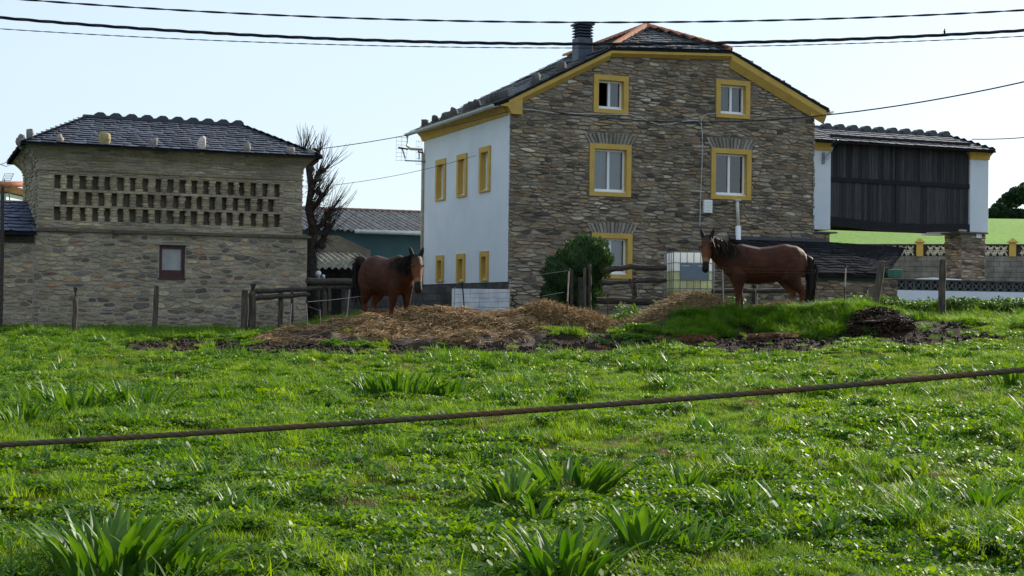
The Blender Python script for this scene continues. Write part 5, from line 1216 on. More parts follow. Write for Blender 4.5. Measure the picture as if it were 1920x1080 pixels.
def estake(px0, py0, px1, Y, label, mt=m_stake, rust=0., r=.013):
    top = W(px0, py0, Y); b = Wz(px1, Y, 0); b.z = float(gz(b.x, Y)); t = thing('fence_stake', label, 'stake', b); d = top - b
    m_ = MB(); m_.tube([d * rust - Vector((0, 0, .2 if rust == 0 else 0)), d], r, 6); m_.build('rod', mt, t)
    if rust: m_ = MB(); m_.tube([(0, 0, -.2), d * .3, d * rust], [r * 1.5, r * 1.3, r * 1.5], 6); m_.build('iron_foot', m_rust, t)
    m_ = MB(); m_.tube([d - Vector((0, 0, .03)), d + Vector((0, 0, .03))], r * 1.9, 6); m_.build('insulator', m_cable, t); return t
estake(1067, 505, 1062, 32.0, 'pale electric fence stake with an iron foot before the round bush', rust=.48, r=.015)
estake(1586, 499, 1583, 32.2, 'tall electric fence stake with an iron foot behind the tail of the bay horse', rust=.5, r=.014)
estake(1355, 503, 1358, 32.3, 'thin electric fence stake before the chest of the bay horse', r=.013)
estake(1627, 540, 1627, 33.8, 'short thin stake beside the thick leaning post', r=.010)
estake(1182, 525, 1196, 35.2, 'reddish stake leaning on the rail fence post', mt=m_rust, r=.016)
estake(1140, 553, 1140, 35.2, 'short rusty rod at the foot of the round bush', mt=m_rust, r=.012)
estake(957, 521, 955, 38.5, 'thin stake at the corner of the house and whitewashed wall', r=.012)
estake(853, 535, 851, 38.5, 'thin pale stake where the dark block wall meets the whitewashed one', r=.011)
estake(867, 532, 873, 38.3, 'dark leaning stake before the whitewashed wall', mt=m_cable, r=.018)
estake(547, 566, 543, 33.0, 'pale bamboo stake before the rail fence posts', r=.012)
estake(575, 566, 579, 33.2, 'upright bamboo stake where the fence wire starts', r=.012)
estake(600, 577, 604, 33.6, 'small white topped stake in the dark grass', r=.012)
estake(656, 540, 649, 34.2, 'pale leaning stake under the arched tail of the horse', r=.016)
estake(770, 557, 770, 34.5, 'rusty rod beside the chest of the horse on the straw', mt=m_rust, r=.012)
def wire(name, pts, rad, mt, label, cat='wire', sag=0., n=24, group=None):
    P = [W(a, b, Y) for a, b, Y in pts]; q = []
    for i in range(n + 1):
        k = i / n * (len(P) - 1); j = min(int(k), len(P) - 2); u = k - j; v = P[j].lerp(P[j + 1], u); v.z -= sag * 4 * u * (1 - u); q.append(v)
    o = P[0]; m_ = MB(); m_.tube([v - o for v in q], rad, 5); ob = m_.build(name, mt, None); ob.location = o; return tag(ob, label, cat, group)
m_fw = mat('fence_wire', (.3, .28, .27), rough=.5)
wire('fence_wire', [(576, 566, 33.2), (625, 562, 33.8), (690, 554, 34.4)], .006, m_wire, 'white fence wire running behind the horse with raised tail')
wire('fence_wire', [(1067, 507, 32.0), (957, 523, 38.5)], .004, m_fw, 'upper fence wire crossing before the round bush')
wire('fence_wire', [(1017, 555, 36.0), (1057, 548, 34.0)], .006, m_fw, 'short pale wire end beside the low side of the bush')
wire('fence_wire', [(1355, 504, 32.3), (1586, 507, 32.2)], .004, m_rust, 'upper red fence strand crossing before the bay horse')
wire('fence_wire', [(1356, 510, 32.3), (1585, 512, 32.2)], .004, m_rust, 'lower red fence strand crossing before the bay horse')
wire('fence_wire', [(853, 552, 38.5), (957, 548, 38.5)], .006, m_grey, 'upper grey wire before the whitewashed wall')
wire('fence_wire', [(848, 568, 38.5), (957, 565, 38.5)], .006, m_grey, 'lower grey wire before the whitewashed wall')
wire('fence_wire', [(579, 575, 33.2), (604, 584, 33.6)], .005, m_fw, 'slack wire between the bamboo stake and the white topped stake')

# ------------------------------------------------------------------ overhead cables and the rope
def cable(label, pts, Y, rad, strands_, pitch, name='overhead_cable', mt=None, off=0., segs=None):
    """twisted cable through pixels (parabola through three) at depth Y, carried on well outside the frame"""
    (x0, y0), (x1, y1), (x2, y2) = pts; A = np.array([[x * x, x, 1] for x in (x0, x1, x2)], float); c = np.linalg.solve(A, np.array([y0, y1, y2], float))
    n = segs or 340; xs = np.linspace(-500, 2420, n + 1); P = [W(x, c[0] * x * x + c[1] * x + c[2], Y(x) if callable(Y) else Y) for x in xs]; o = P[0].copy(); m_ = MB(); L = 0; ph = [0]
    for i in range(n): L += (P[i + 1] - P[i]).length; ph.append(L / pitch * 2 * math.pi)
    for s in range(strands_):
        q = [p - o + Vector((0, math.cos(f + 2 * math.pi * s / strands_), math.sin(f + 2 * math.pi * s / strands_))) * off for p, f in zip(P, ph)]
        m_.tube(q, rad, 5)
    ob = m_.build(name, mt or m_cable, None, smooth=True); ob.location = o; return tag(ob, label, 'cable')
cable('topmost thin twisted overhead cable', [(80, 2), (960, 41), (1920, 19)], 15, .0060, 2, .62, off=.0055)
cable('thick twisted black overhead cable, lower than the topmost one', [(0, 33), (1000, 82), (1920, 57)], 15, .0085, 3, .75, off=.0095)
cable('thinnest overhead cable, lowest of the three that cross the whole sky', [(0, 54), (1060, 90), (1920, 68)], 16, .0032, 2, .3, off=.003)
hx = HF.world(*(lambda q: (q[0], -.15, q[1]))(HF.on_t(1035, 211)))
def span(label, A, B_, sag, rad, mt=m_cable):
    A, B_ = Vector(A), Vector(B_); m_ = MB(); m_.tube([A.lerp(B_, k / 30) - A - Vector((0, 0, sag * 4 * (k / 30) * (1 - k / 30))) for k in range(31)], rad, 5); o = m_.build('service_cable', mt, None); o.location = A; return tag(o, label, 'cable')
span('dark service cable crossing the gable and rising over the granary', hx, W(2150, 95, 30), .75, .016)
span('service cable from the house corner down to the bare tree', HF.world(-.06, .0, HF.on_t(960, 210)[1]), W(600, 279, 41.5), .1, .011)
span('thin wire from the white house side to the bare tree', HF.world(-.1, HF.on_s(898, 292)[0], HF.on_s(898, 292)[1]), W(625, 347, 43), .1, .007)
span('thin wire running off beyond the hip of the granary roof', W(1822, 261, 60), W(2100, 228, 60), .2, .02)
bd = thing('small_bird', 'tiny dark bird perched on the thick overhead cable', 'bird', W(1771, 64.5, 15)); m_ = MB(); m_.blob((0, 0, .028), (.011, .012, .022), 2, .1, 2); m_.build('body', m_cable, bd, smooth=True); m_ = MB(); m_.blob((.002, 0, .052), (.008, .008, .008), 1, 0, 1); m_.build('head', m_cable, bd); m_ = MB(); m_.prism([(-.004, -.002, .02), (.004, -.002, .02), (.002, -.002, -.012), (-.002, -.002, -.012)], (0, .004, 0)); m_.build('tail', m_cable, bd)
rp = cable('rusty brown rope stretched across the meadow close by', [(0, 834), (960, 772), (1920, 693)], lambda x: 2.6, .0040, 3, .06, name='rope', mt=m_rope, off=.0014, segs=420); rp['category'] = 'rope'
# ------------------------------------------------------------------ leaves: materials
def leafmat(name, c1, c2, transl=.35, rough=.4, spec=.4, patch=1.2, attr=None):
    m = bpy.data.materials.new(name); m.use_nodes = True; t = m.node_tree; N = t.nodes; L = t.links; b = N['Principled BSDF']
    geo = N.new('ShaderNodeNewGeometry'); oi = N.new('ShaderNodeObjectInfo'); nz = N.new('ShaderNodeTexNoise'); nz.inputs['Scale'].default_value = patch; nz.inputs['Detail'].default_value = 4
    L.new(geo.outputs['Position'], nz.inputs['Vector']); ad = N.new('ShaderNodeMath'); ad.operation = 'ADD'; mu = N.new('ShaderNodeMath'); mu.operation = 'MULTIPLY'; mu.inputs[1].default_value = .45
    L.new(oi.outputs['Random'], mu.inputs[0]); L.new(nz.outputs[0], ad.inputs[0]); L.new(mu.outputs[0], ad.inputs[1])
    mr = N.new('ShaderNodeMapRange'); mr.inputs[1].default_value = .45; mr.inputs[2].default_value = 1.0; L.new(ad.outputs[0], mr.inputs[0])
    mx = N.new('ShaderNodeMix'); mx.data_type = 'RGBA'; mx.inputs[6].default_value = (*c1, 1); mx.inputs[7].default_value = (*c2, 1); L.new(mr.outputs[0], mx.inputs[0]); out = mx.outputs[2]
    if attr:
        an = N.new('ShaderNodeAttribute'); an.attribute_name = attr; q = N.new('ShaderNodeMix'); q.data_type = 'RGBA'; q.blend_type = 'MULTIPLY'; q.inputs[0].default_value = 1; L.new(out, q.inputs[6]); L.new(an.outputs['Color'], q.inputs[7]); out = q.outputs[2]
    L.new(out, b.inputs['Base Color']); b.inputs['Roughness'].default_value = rough; b.inputs['Specular IOR Level'].default_value = spec
    tr = N.new('ShaderNodeBsdfTranslucent'); hs = N.new('ShaderNodeHueSaturation'); hs.inputs['Hue'].default_value = .485; hs.inputs['Saturation'].default_value = 1.15; hs.inputs['Value'].default_value = 1.5; L.new(out, hs.inputs['Color']); L.new(hs.outputs[0], tr.inputs[0])
    ms = N.new('ShaderNodeMixShader'); ms.inputs[0].default_value = transl; L.new(b.outputs[0], ms.inputs[1]); L.new(tr.outputs[0], ms.inputs[2]); L.new(ms.outputs[0], N['Material Output'].inputs[0]); return m
m_grass = leafmat('meadow_grass', (.050, .13, .012), (.20, .31, .032), transl=.47, spec=.22, rough=.5, patch=2.2)
m_grass2 = leafmat('bluish_grass', (.040, .12, .016), (.135, .24, .036), transl=.47, spec=.22, rough=.5, patch=2.2)
m_clover = leafmat('clover_leaf', (.042, .12, .014), (.15, .25, .032), rough=.5, transl=.47, spec=.25, patch=2.2)
m_dock = leafmat('dock_leaf', (.04, .115, .015), (.105, .20, .030), rough=.5, spec=.3, patch=9, transl=.33)
m_weed = leafmat('weed_leaf', (.025, .07, .012), (.085, .16, .025), rough=.55, spec=.2, transl=.35, patch=2.5)
m_dry = leafmat('dry_grass', (.20, .14, .055), (.13, .10, .04), transl=.25, rough=.6)
m_thuja = leafmat('bush_leaf', (.018, .05, .016), (.06, .115, .026), transl=.2, rough=.6, spec=.25, patch=2.5)
m_wood_leaf = leafmat('far_tree_leaf', (.020, .045, .018), (.045, .080, .028), transl=.2, rough=.7, spec=.2, patch=.3)
m_straw = mat('straw', (1.1, 1.1, 1.1), (.8, .8, .8), scale=20, rough=.75, spec=.25, attr='col')

# ------------------------------------------------------------------ instanced grass (geometry nodes on a cloud of points)
NG = np.random.default_rng(5)
def blades(n, rad, h0, h1, w, bend, seg=2, tilt=.35, clump=1):
    g = NG; r = rad * np.sqrt(g.random(n)); a = g.random(n) * 6.283; x = r * np.cos(a); y = r * np.sin(a)
    if clump > 1:
        cx = g.normal(0, rad * .55, (clump, 2)); k = g.integers(0, clump, n); x = cx[k, 0] + g.normal(0, rad * .16, n); y = cx[k, 1] + g.normal(0, rad * .16, n)
    h = h0 + (h1 - h0) * g.random(n) ** 1.4; ya = g.random(n) * 6.283; dx, dy = np.cos(ya), np.sin(ya); px_, py_ = -dy, dx; ti = tilt * g.random(n); bd_ = bend * (.4 + g.random(n)); ww = w * (.6 + .8 * g.random(n))
    V = []
    for i in range(seg + 1):
        k = i / seg; out = h * (ti * k + bd_ * k * k * .8); z = h * (k - .35 * bd_ * k * k); wd = ww * (1 - k) ** .7 * .5 if i else ww * .4
        cx, cy = x + dx * out, y + dy * out
        if i < seg: V.append(np.stack([cx - px_ * wd, cy - py_ * wd, z], -1)); V.append(np.stack([cx + px_ * wd, cy + py_ * wd, z], -1))
        else: V.append(np.stack([cx, cy, z], -1))
    V = np.stack(V, 1); m = V.shape[1]; F = []
    base = np.arange(n)[:, None] * m
    for i in range(seg - 1): F.append(base + np.array([[2 * i, 2 * i + 1, 2 * i + 3]])); F.append(base + np.array([[2 * i, 2 * i + 3, 2 * i + 2]]))
    F.append(base + np.array([[2 * seg - 2, 2 * seg - 1, 2 * seg]])); return V.reshape(-1, 3), np.concatenate(F, 0)
def leaflets(n, rad, h0, h1, size, tilt=.6):
    g = NG; r = rad * np.sqrt(g.random(n)); a = g.random(n) * 6.283; x, y = r * np.cos(a), r * np.sin(a); z = h0 + (h1 - h0) * g.random(n); s = size * (.6 + .8 * g.random(n))
    nx_, ny_ = g.normal(0, tilt, n), g.normal(0, tilt, n); q = g.random(n) * 6.283; V = []
    for k, (u, v) in enumerate(((-.5, 0), (-.2, -.45), (.35, -.35), (.55, 0), (.35, .35), (-.2, .45))):
        ux = (u * np.cos(q) - v * np.sin(q)) * s; uy = (u * np.sin(q) + v * np.cos(q)) * s; V.append(np.stack([x + ux, y + uy, z - nx_ * ux - ny_ * uy], -1))
    V = np.stack(V, 1); b = np.arange(n)[:, None] * 6; F = np.concatenate([b + np.array([[0, i, i + 1]]) for i in range(1, 5)], 0); return V.reshape(-1, 3), F
LIB = {}
def proto_col(name, items):
    col = bpy.data.collections.new(name)
    for i, (V, F, mt) in enumerate(items):
        me_o = npmesh('%s_%02d' % (name, i), V, F, mt); COL.objects.unlink(me_o); col.objects.link(me_o)
    LIB[name] = col; return col
def leafy(n, rad, h, size):
    V1, F1 = leaflets(n, rad, .02, h, size, .5); V2, F2 = blades(n // 3, rad, h * .4, h, .004, .1, 2, .2); return np.concatenate([V1, V2]), np.concatenate([F1, F2 + len(V1)])
tufts = proto_col('tuft', [(*blades(190, .16, .015, .055, .0065, .5), m_grass), (*blades(190, .16, .02, .065, .006, .6), m_grass), (*blades(150, .16, .025, .085, .0065, .6, clump=6), m_grass),
                           (*blades(130, .15, .03, .13, .007, .7, 3, clump=5), m_grass), (*blades(100, .12, .06, .19, .008, .7, 3, .5, clump=4), m_grass2),
                           (*leafy(190, .16, .05, .021), m_clover), (*leafy(150, .16, .075, .027), m_clover), (*blades(150, .16, .02, .07, .006, .6), m_grass2), (*blades(80, .16, .02, .07, .005, .7), m_dry),
                           (*blades(26, .10, .12, .27, .03, .55, 3, .6), m_dock), (*blades(190, .20, .10, .27, .009, .9, 3, .6), m_grass2), (*leafy(150, .22, .30, .042), m_weed)])
def scatter(name, label, cat, xy, idx, scl, zofs=0., tilt=.15):
    x, y = xy[:, 0], xy[:, 1]; z = gz(x, y) + zofs; n = len(x); me = bpy.data.meshes.new(name); me.vertices.add(n)
    o0 = np.array((float(x.mean()), float(y.mean()), float(z.mean()))); me.vertices.foreach_set('co', (np.stack([x, y, z], -1) - o0).astype(np.float32).ravel())
    for nm, tp, arr in (('idx', 'INT', idx.astype(np.int32)), ('scl', 'FLOAT', scl.astype(np.float32))): me.attributes.new(nm, tp, 'POINT').data.foreach_set('value', arr)
    rot = np.stack([NG.normal(0, tilt, n), NG.normal(0, tilt, n), NG.random(n) * 6.283], -1).astype(np.float32); me.attributes.new('rot', 'FLOAT_VECTOR', 'POINT').data.foreach_set('vector', rot.ravel())
    o = bpy.data.objects.new(name, me); COL.objects.link(o); o.location = o0; tag(o, label, cat, kind='stuff')
    ng = bpy.data.node_groups.new(name + '_nodes', 'GeometryNodeTree'); ng.interface.new_socket('Geometry', in_out='INPUT', socket_type='NodeSocketGeometry'); ng.interface.new_socket('Geometry', in_out='OUTPUT', socket_type='NodeSocketGeometry')
    N = ng.nodes; L = ng.links; gi = N.new('NodeGroupInput'); go_ = N.new('NodeGroupOutput'); mp = N.new('GeometryNodeMeshToPoints'); L.new(gi.outputs[0], mp.inputs[0])
    ci = N.new('GeometryNodeCollectionInfo'); ci.inputs[0].default_value = tufts; ci.inputs[1].default_value = True; ci.inputs[2].default_value = True
    ip = N.new('GeometryNodeInstanceOnPoints'); ip.inputs['Pick Instance'].default_value = True; L.new(mp.outputs[0], ip.inputs['Points']); L.new(ci.outputs[0], ip.inputs['Instance'])
    def na(nm, tp): q = N.new('GeometryNodeInputNamedAttribute'); q.data_type = tp; q.inputs[0].default_value = nm; return q.outputs['Attribute']
    L.new(na('idx', 'INT'), ip.inputs['Instance Index']); L.new(na('rot', 'FLOAT_VECTOR'), ip.inputs['Rotation']); L.new(na('scl', 'FLOAT'), ip.inputs['Scale']); L.new(ip.outputs[0], go_.inputs[0])
    o.modifiers.new('grass', 'NODES').node_group = ng; return o
# straw footprint (no grass there)
def straw_mask(x, y):
    a = sst(-5.9, -4.2, x) * sst(1.0, .2, x) * sst(30.2, 30.8, y + .16 * np.clip(-2.2 - np.asarray(x), 0, 3) + .9 * fbm(x, y, 1.1, 21)) * sst(34.6, 33.8, y) * sst(0, .6, (np.asarray(x) + 6.3) - (np.asarray(y) - 31) * .75)
    return np.clip(a, 0, 1)
def hayB(x, y): return np.clip(1 - ((np.asarray(x) - 1.15) / 1.05) ** 2 - ((np.asarray(y) - 32.5) / .75) ** 2, 0, 1)
def hayC(x, y): return np.clip(1 - ((np.asarray(x) - 3.45) / 1.25) ** 2 - ((np.asarray(y) - 32.7) / .9) ** 2, 0, 1)
def pts_in(n, y0, y1, margin=1.2, x0=None, x1=None):
    y = np.sqrt(NG.random(n) * (y1 * y1 - y0 * y0) + y0 * y0); w = .345 * y + margin; x = (NG.random(n) * 2 - 1) * w
    if x0 is not None: x = x0 + NG.random(n) * (x1 - x0)
    return np.stack([x, y], -1)
def keep_mask(p):
    x, y = p[:, 0], p[:, 1]; d = dirt(x, y); s = np.maximum(straw_mask(x, y), (np.maximum(hayB(x, y), hayC(x, y)) > .02) * 1.)
    return NG.random(len(x)) > np.clip(1.5 * d + 1.3 * s, 0, .985)
P = np.concatenate([pts_in(8500, 5.6, 13), pts_in(13000, 13, 22), pts_in(13000, 22, 31.5)]); P = P[keep_mask(P)]
x, y = P[:, 0], P[:, 1]; n1 = fbm(x, y, .55, 31) * .6 + fbm(x, y, 2.2, 33) * .8; n2 = fbm(x, y, 1.0, 37) * .7 + fbm(x, y, 2.6, 39) * .8; n3 = fbm(x, y, 1.3, 41); u = NG.random(len(x))
idx = NG.choice([0, 1, 2, 7], len(x)); idx = np.where((n1 > -.06) & (u < .7), NG.choice([5, 6, 5], len(x)), idx); idx = np.where((n2 > .14) & (u < .6), NG.choice([2, 2, 3, 3, 4], len(x)), idx); idx = np.where((n3 < -.16) & (u < .5), 8, idx); idx = np.where((n3 > .20) & (u > .86), 9, idx)
scl = (.75 + .6 * NG.random(len(x)) ** 2) * (1 + 1.1 * np.clip(n2, -.3, .45)) * np.where(y > 26, .95, 1.)
scatter('meadow_grass', 'short lush green grass and clover covering the whole meadow', 'grass', P, idx, scl)
Pb = pts_in(2600, 30.2, 33.3, x0=3.4, x1=8.4); Pb = Pb[keep_mask(Pb)]; Pb = Pb[(Pb[:, 1] > 30.6) & (Pb[:, 1] < 32.15) & (hayC(Pb[:, 0], Pb[:, 1]) < .02)]
scatter('bank_grass', 'long bluish grass hanging down the bank before the bay horse', 'grass', Pb, np.full(len(Pb), 10), .55 + .45 * NG.random(len(Pb)), tilt=.25)
Pl = np.concatenate([pts_in(2600, 31.0, 36.2, x0=-13.5, x1=-4.2), pts_in(400, 32.5, 36, x0=-5.5, x1=-3.4)]); Pl = Pl[keep_mask(Pl)]; m_k = np.ones(len(Pl), bool); q_ = np.array([DF.loc((a, b, 0)).y for a, b in Pl]); Pl = Pl[q_ < -.12]
scatter('wall_foot_grass', 'taller grass along the foot of the dovecote wall and fence', 'grass', Pl, NG.choice([2, 3, 4, 7, 6], len(Pl)), 1.0 + .6 * NG.random(len(Pl)))
Pr = pts_in(1500, 31.4, 36.5, x0=8.2, x1=14.5); Pr = Pr[keep_mask(Pr)]
scatter('verge_grass', 'fresh bright grass before the patterned parapet wall', 'grass', Pr, NG.choice([2, 3, 3, 4], len(Pr)), 1.0 + .5 * NG.random(len(Pr)))
Ph = np.stack([7.6 + 7 * NG.random(420), 34.2 + .9 * NG.random(420)], -1)
scatter('hedge_weeds', 'leafy green weeds growing in a strip along the white wall foot', 'weeds', Ph, np.where(NG.random(420) < .75, 11, 4), .55 + .55 * NG.random(420), tilt=.25)
Pc = pts_in(700, 33.2, 37, x0=1.0, x1=8); scatter('yard_grass', 'thin grass and weeds in the yard before the gable', 'grass', Pc, NG.choice([0, 2, 8, 11], len(Pc), p=[.42, .33, .22, .03]), .7 + .5 * NG.random(len(Pc)))

# ------------------------------------------------------------------ dock plants, each leaf a part
def ground_hit(px, py):
    d = ray(px, py); lo = 5.0
    for i in range(400):
        Y = lo + i * .1; p = EYE + d * (Y / d.y)
        if p.z < float(gz(p.x, p.y)): return p
    return p
def leaf_mesh(seed, fold=.45, wave=.028):
    g = random.Random(seed); m_ = MB(); vs = []; L = 9
    for i in range(L + 1):
        k = i / L; w = .070 * (math.sin(math.pi * min(1, k * .93 + .06)) ** .8) * (1.15 - .3 * k); c = g.uniform(-wave, wave); bend = .30 * k * k; xx = k - .12 * k * k
        for s in (-1, -.5, 0, .5, 1): vs.append((s * w, bend - abs(s) * w * fold * 1.2, xx + (c if abs(s) == 1 else 0)))
    m_.add(vs, [(i * 5 + j, i * 5 + j + 1, i * 5 + 6 + j, i * 5 + 5 + j) for i in range(L) for j in range(4)])
    o = m_.build('leaf', m_dock, None, smooth=True); me = o.data; bpy.data.objects.remove(o); return me
LEAF = [leaf_mesh(k) for k in range(5)]
def dock(px, py, h, n, label, seed, spread=.10):
    g = random.Random(seed); p = ground_hit(px, py); t = thing('dock_plant', label, 'plant', p); t.rotation_euler.z = g.random() * 6
    for k in range(int(n * 2.8)):
        o = bpy.data.objects.new('leaf', g.choice(LEAF)); COL.objects.link(o); o.parent = t; a = g.random() * 6.283; r = 1.25 * spread * math.sqrt(g.random()); lean = .03 + .5 * (r / spread / 1.25) ** 1.5 * g.random() + .14 * g.random()
        o.location = (r * math.cos(a), r * math.sin(a), -.01); s = 1.35 * h * g.uniform(.4, 1.08); o.scale = (s * g.uniform(.85, 1.3), s, s); o.rotation_euler = (-lean, g.uniform(-.15, .15), a - R(90))
    return t
for i, (px, py, h, n, lb, sp) in enumerate([
    (215, 1078, .33, 34, 'big dock plant with broad upright leaves, largest in the meadow', .26), (330, 1085, .26, 18, 'smaller dock plant touching the largest one', .16),
    (1075, 935, .34, 30, 'tall dark dock clump in the open middle of the meadow', .22), (965, 945, .26, 20, 'spreading dock clump beside the tall dark one', .18), (1010, 985, .22, 16, 'small dock before the spreading clump', .12),
    (1060, 1090, .30, 26, 'dock clump with bright curved leaves beside the loose upright dock', .2), (1200, 1035, .30, 14, 'loose upright dock with a few narrow leaves', .12), (1290, 1045, .22, 9, 'low dock with one wide leaf lying flat', .14),
    (1845, 965, .24, 14, 'lone dock standing in pale short grass', .1), (755, 748, .36, 34, 'long leaved dock patch beyond the rope, widest of them', .42), (840, 750, .30, 22, 'dock patch adjoining the widest patch', .3), (700, 742, .26, 16, 'thin edge of the dock patch beyond the rope', .2),
    (140, 775, .34, 26, 'wide dock patch beyond the rope on the dovecote side', .4), (260, 765, .30, 22, 'upright dock patch next to pale mallow leaves', .35), (430, 758, .26, 14, 'short dock between grass clumps beyond the rope', .2), (50, 795, .24, 14, 'shaded dock close under the rope', .2),
    (1580, 745, .26, 16, 'dock tuft right above the rope before the bay horse', .25), (1900, 730, .34, 20, 'big leaved dock above the rope near the parapet', .25), (1730, 855, .2, 12, 'small dock tuft in the bare trodden patch', .2), (1290, 925, .22, 12, 'wide leaved dock beside the tall dark clump', .14)]):
    dock(px, py, h, n, lb, 100 + i, sp)

# ------------------------------------------------------------------ straw and hay
def straw_strands(n, sampler, lmin, lmax, pal, seed, w=.0037, lift=.5):
    g = np.random.default_rng(seed); x, y, z = sampler(g, n); n = len(x); a = g.random(n) * 6.283; el = g.normal(.05, .35, n) * lift; L = lmin + (lmax - lmin) * g.random(n); d = np.stack([np.cos(a) * np.cos(el), np.sin(a) * np.cos(el), np.sin(el)], -1)
    sd = np.stack([-np.sin(a), np.cos(a), g.normal(0, .6, n)], -1); sd /= np.linalg.norm(sd, axis=1)[:, None]; p0 = np.stack([x, y, z], -1) - d * (L / 2)[:, None]; p1 = p0 + d * L[:, None]; mid = (p0 + p1) / 2 + np.stack([g.normal(0, .02, n), g.normal(0, .02, n), .1 * L], -1); ww = (w * (.6 + .8 * g.random(n)))[:, None]
    V = np.stack([p0 - sd * ww, p0 + sd * ww, mid - sd * ww, mid + sd * ww, p1 - sd * ww * .5, p1 + sd * ww * .5], 1).reshape(-1, 3); b = np.arange(n)[:, None] * 6
    F = np.concatenate([b + np.array([[0, 1, 3, 2]]), b + np.array([[2, 3, 5, 4]])], 0); c = np.array(pal)[g.integers(0, len(pal), n)] * (.6 + .8 * g.random(n))[:, None]; return V, F, np.repeat(c, 6, 0)
PAL_S = [(.42, .28, .125), (.33, .21, .095), (.54, .37, .18), (.21, .125, .06), (.28, .17, .08)]
PAL_H = [(.36, .25, .12), (.28, .19, .09), (.44, .31, .16), (.20, .13, .065)]
def heap(name, label, x0, x1, y0, y1, hfun, pal, n, seed, res=.07, base=(.15, .088, .04), cat='straw heap', lift=.55, dark=None):
    gx_ = np.arange(x0, x1 + res, res); gy_ = np.arange(y0, y1 + res, res); X, Y = np.meshgrid(gx_, gy_); Hh = hfun(X, Y); Z = gz(X, Y) + Hh; c = ((x0 + x1) / 2, (y0 + y1) / 2); o = np.array((c[0], c[1], float(gz(*c)))); t = thing(name, label, cat, o)
    ii = np.arange(X.size).reshape(X.shape); F = np.stack([ii[:-1, :-1], ii[:-1, 1:], ii[1:, 1:], ii[1:, :-1]], -1).reshape(-1, 4); hm = Hh.ravel()[F].max(1) > .0; F = F[hm]
    col = np.array(base) * (.6 + .9 * vnoise(X, Y, 5, seed))[..., None]
    if dark is not None: k = dark(X, Y)[..., None]; col = col * (1 - k) + np.array((.030, .018, .011)) * k
    npmesh('mass', np.stack([X, Y, Z], -1).reshape(-1, 3) - o, F, m_straw, t, cols=col.reshape(-1, 3), smooth=True)
    def samp(g, m):
        x = x0 + (x1 - x0) * g.random(m * 3); y = y0 + (y1 - y0) * g.random(m * 3); h = hfun(x, y); k = h > .02
        if dark is not None: k &= g.random(len(x)) > .88 * dark(x, y)
        x, y, h = x[k][:m], y[k][:m], h[k][:m]; return x, y, gz(x, y) + h + g.random(len(x)) * .035
    V, F, C = straw_strands(n, samp, .12, .42, pal, seed, lift=lift); npmesh('straw', V - o, F, m_straw, t, kind='stuff', cols=C)
    return t
def hA(x, y):
    m = straw_mask(x, y); l = np.abs(fbm(x, y, 1.5, 51)) * .46 + np.abs(fbm(x, y, 3.4, 53)) * .38; return m * (.02 + l) - .03
def darkA(x, y): return sst(.02, .16, fbm(x, y, 1.1, 55) + .30 * sst(31.6, 30.6, y) - .10 + .12 * sst(-1.8, -.6, x) * sst(31.9, 31, y))
heap('straw_heap', 'wide trampled heap of brown straw mixed with dark muck under the horse with arched tail', -5.8, 1.2, 29.8, 34.8, hA, PAL_S, 34000, 61, dark=darkA)
heap('hay_pile', 'rounded pile of dry hay before the round bush', .0, 2.3, 31.7, 33.4, lambda x, y: np.sqrt(hayB(x, y)) * (.42 + .14 * fbm(x, y, 2.2, 63) + .06 * fbm(x, y, 6, 64)) - .02, PAL_S, 14000, 65, cat='hay pile', lift=1.1)
heap('hay_pile', 'sloping pale hay pile rising before the liquid tank', 2.1, 4.8, 31.6, 33.8, lambda x, y: np.sqrt(hayC(x, y)) * (.12 + .12 * sst(2.4, 4.0, x) + .12 * fbm(x, y, 2.0, 67) + .05 * fbm(x, y, 6, 68)) - .02, PAL_H, 14000, 69, base=(.19, .125, .06), cat='hay pile', lift=.9)
heap('straw_litter', 'thin scatter of trodden straw on the bank under the bay horse', 4.6, 8.0, 32.0, 34.2, lambda x, y: sst(.0, .12, fbm(x, y, 1.3, 71)) * sst(4.6, 5.0, x) * sst(8.0, 7.5, x) * sst(32.0, 32.35, y) * sst(34.2, 33.9, y) * .09 - .02, PAL_S, 7000, 73, cat='straw')
heap('straw_litter', 'rusty dry stalks strewn on the dark soil below the grassy bank', 2.6, 6.0, 29.6, 30.7, lambda x, y: sst(-.05, .1, fbm(x, y, 1.6, 75)) * sst(2.6, 3.2, x) * sst(6, 5.4, x) * sst(29.7, 29.95, y) * sst(30.7, 30.4, y) * .07 - .02, [(.20, .085, .035), (.14, .06, .028), (.25, .12, .05)], 5000, 77, base=(.06, .03, .016), cat='straw')
# clods of soil
g = np.random.default_rng(3); cp_ = np.stack([g.uniform(-9, 10.3, 16000), g.uniform(27.6, 31.6, 16000)], -1); cp_ = cp_[(dirt(cp_[:, 0], cp_[:, 1]) > .45) & (straw_mask(cp_[:, 0], cp_[:, 1]) < .5)][:4200]
bm = bmesh.new(); bmesh.ops.create_icosphere(bm, subdivisions=1, radius=1); iv = np.array([v.co[:] for v in bm.verts]); ifc = np.array([[v.index for v in f.verts] for f in bm.faces]); bm.free()
V = []; 
for (a, b) in cp_: s = .012 + .045 * g.random() ** 3; V.append(iv * (s * g.uniform(.6, 1.3, 3)) * (1 + g.normal(0, .18, (len(iv), 1))) + np.array((a, b, float(gz(a, b)) - .04 + s * .3)))
o0 = np.array((0, 29.6, .9)); co_ = npmesh('soil_clods', np.concatenate(V) - o0, np.concatenate([ifc + i * len(iv) for i in range(len(V))]), m_soil, kind='stuff', loc=o0); tag(co_, 'dark clods of trampled soil along the foot of the bank', 'soil')
for i, (px, py) in enumerate([(1655, 612), (1625, 600), (1680, 606)]):
    p = ground_hit(px, py)
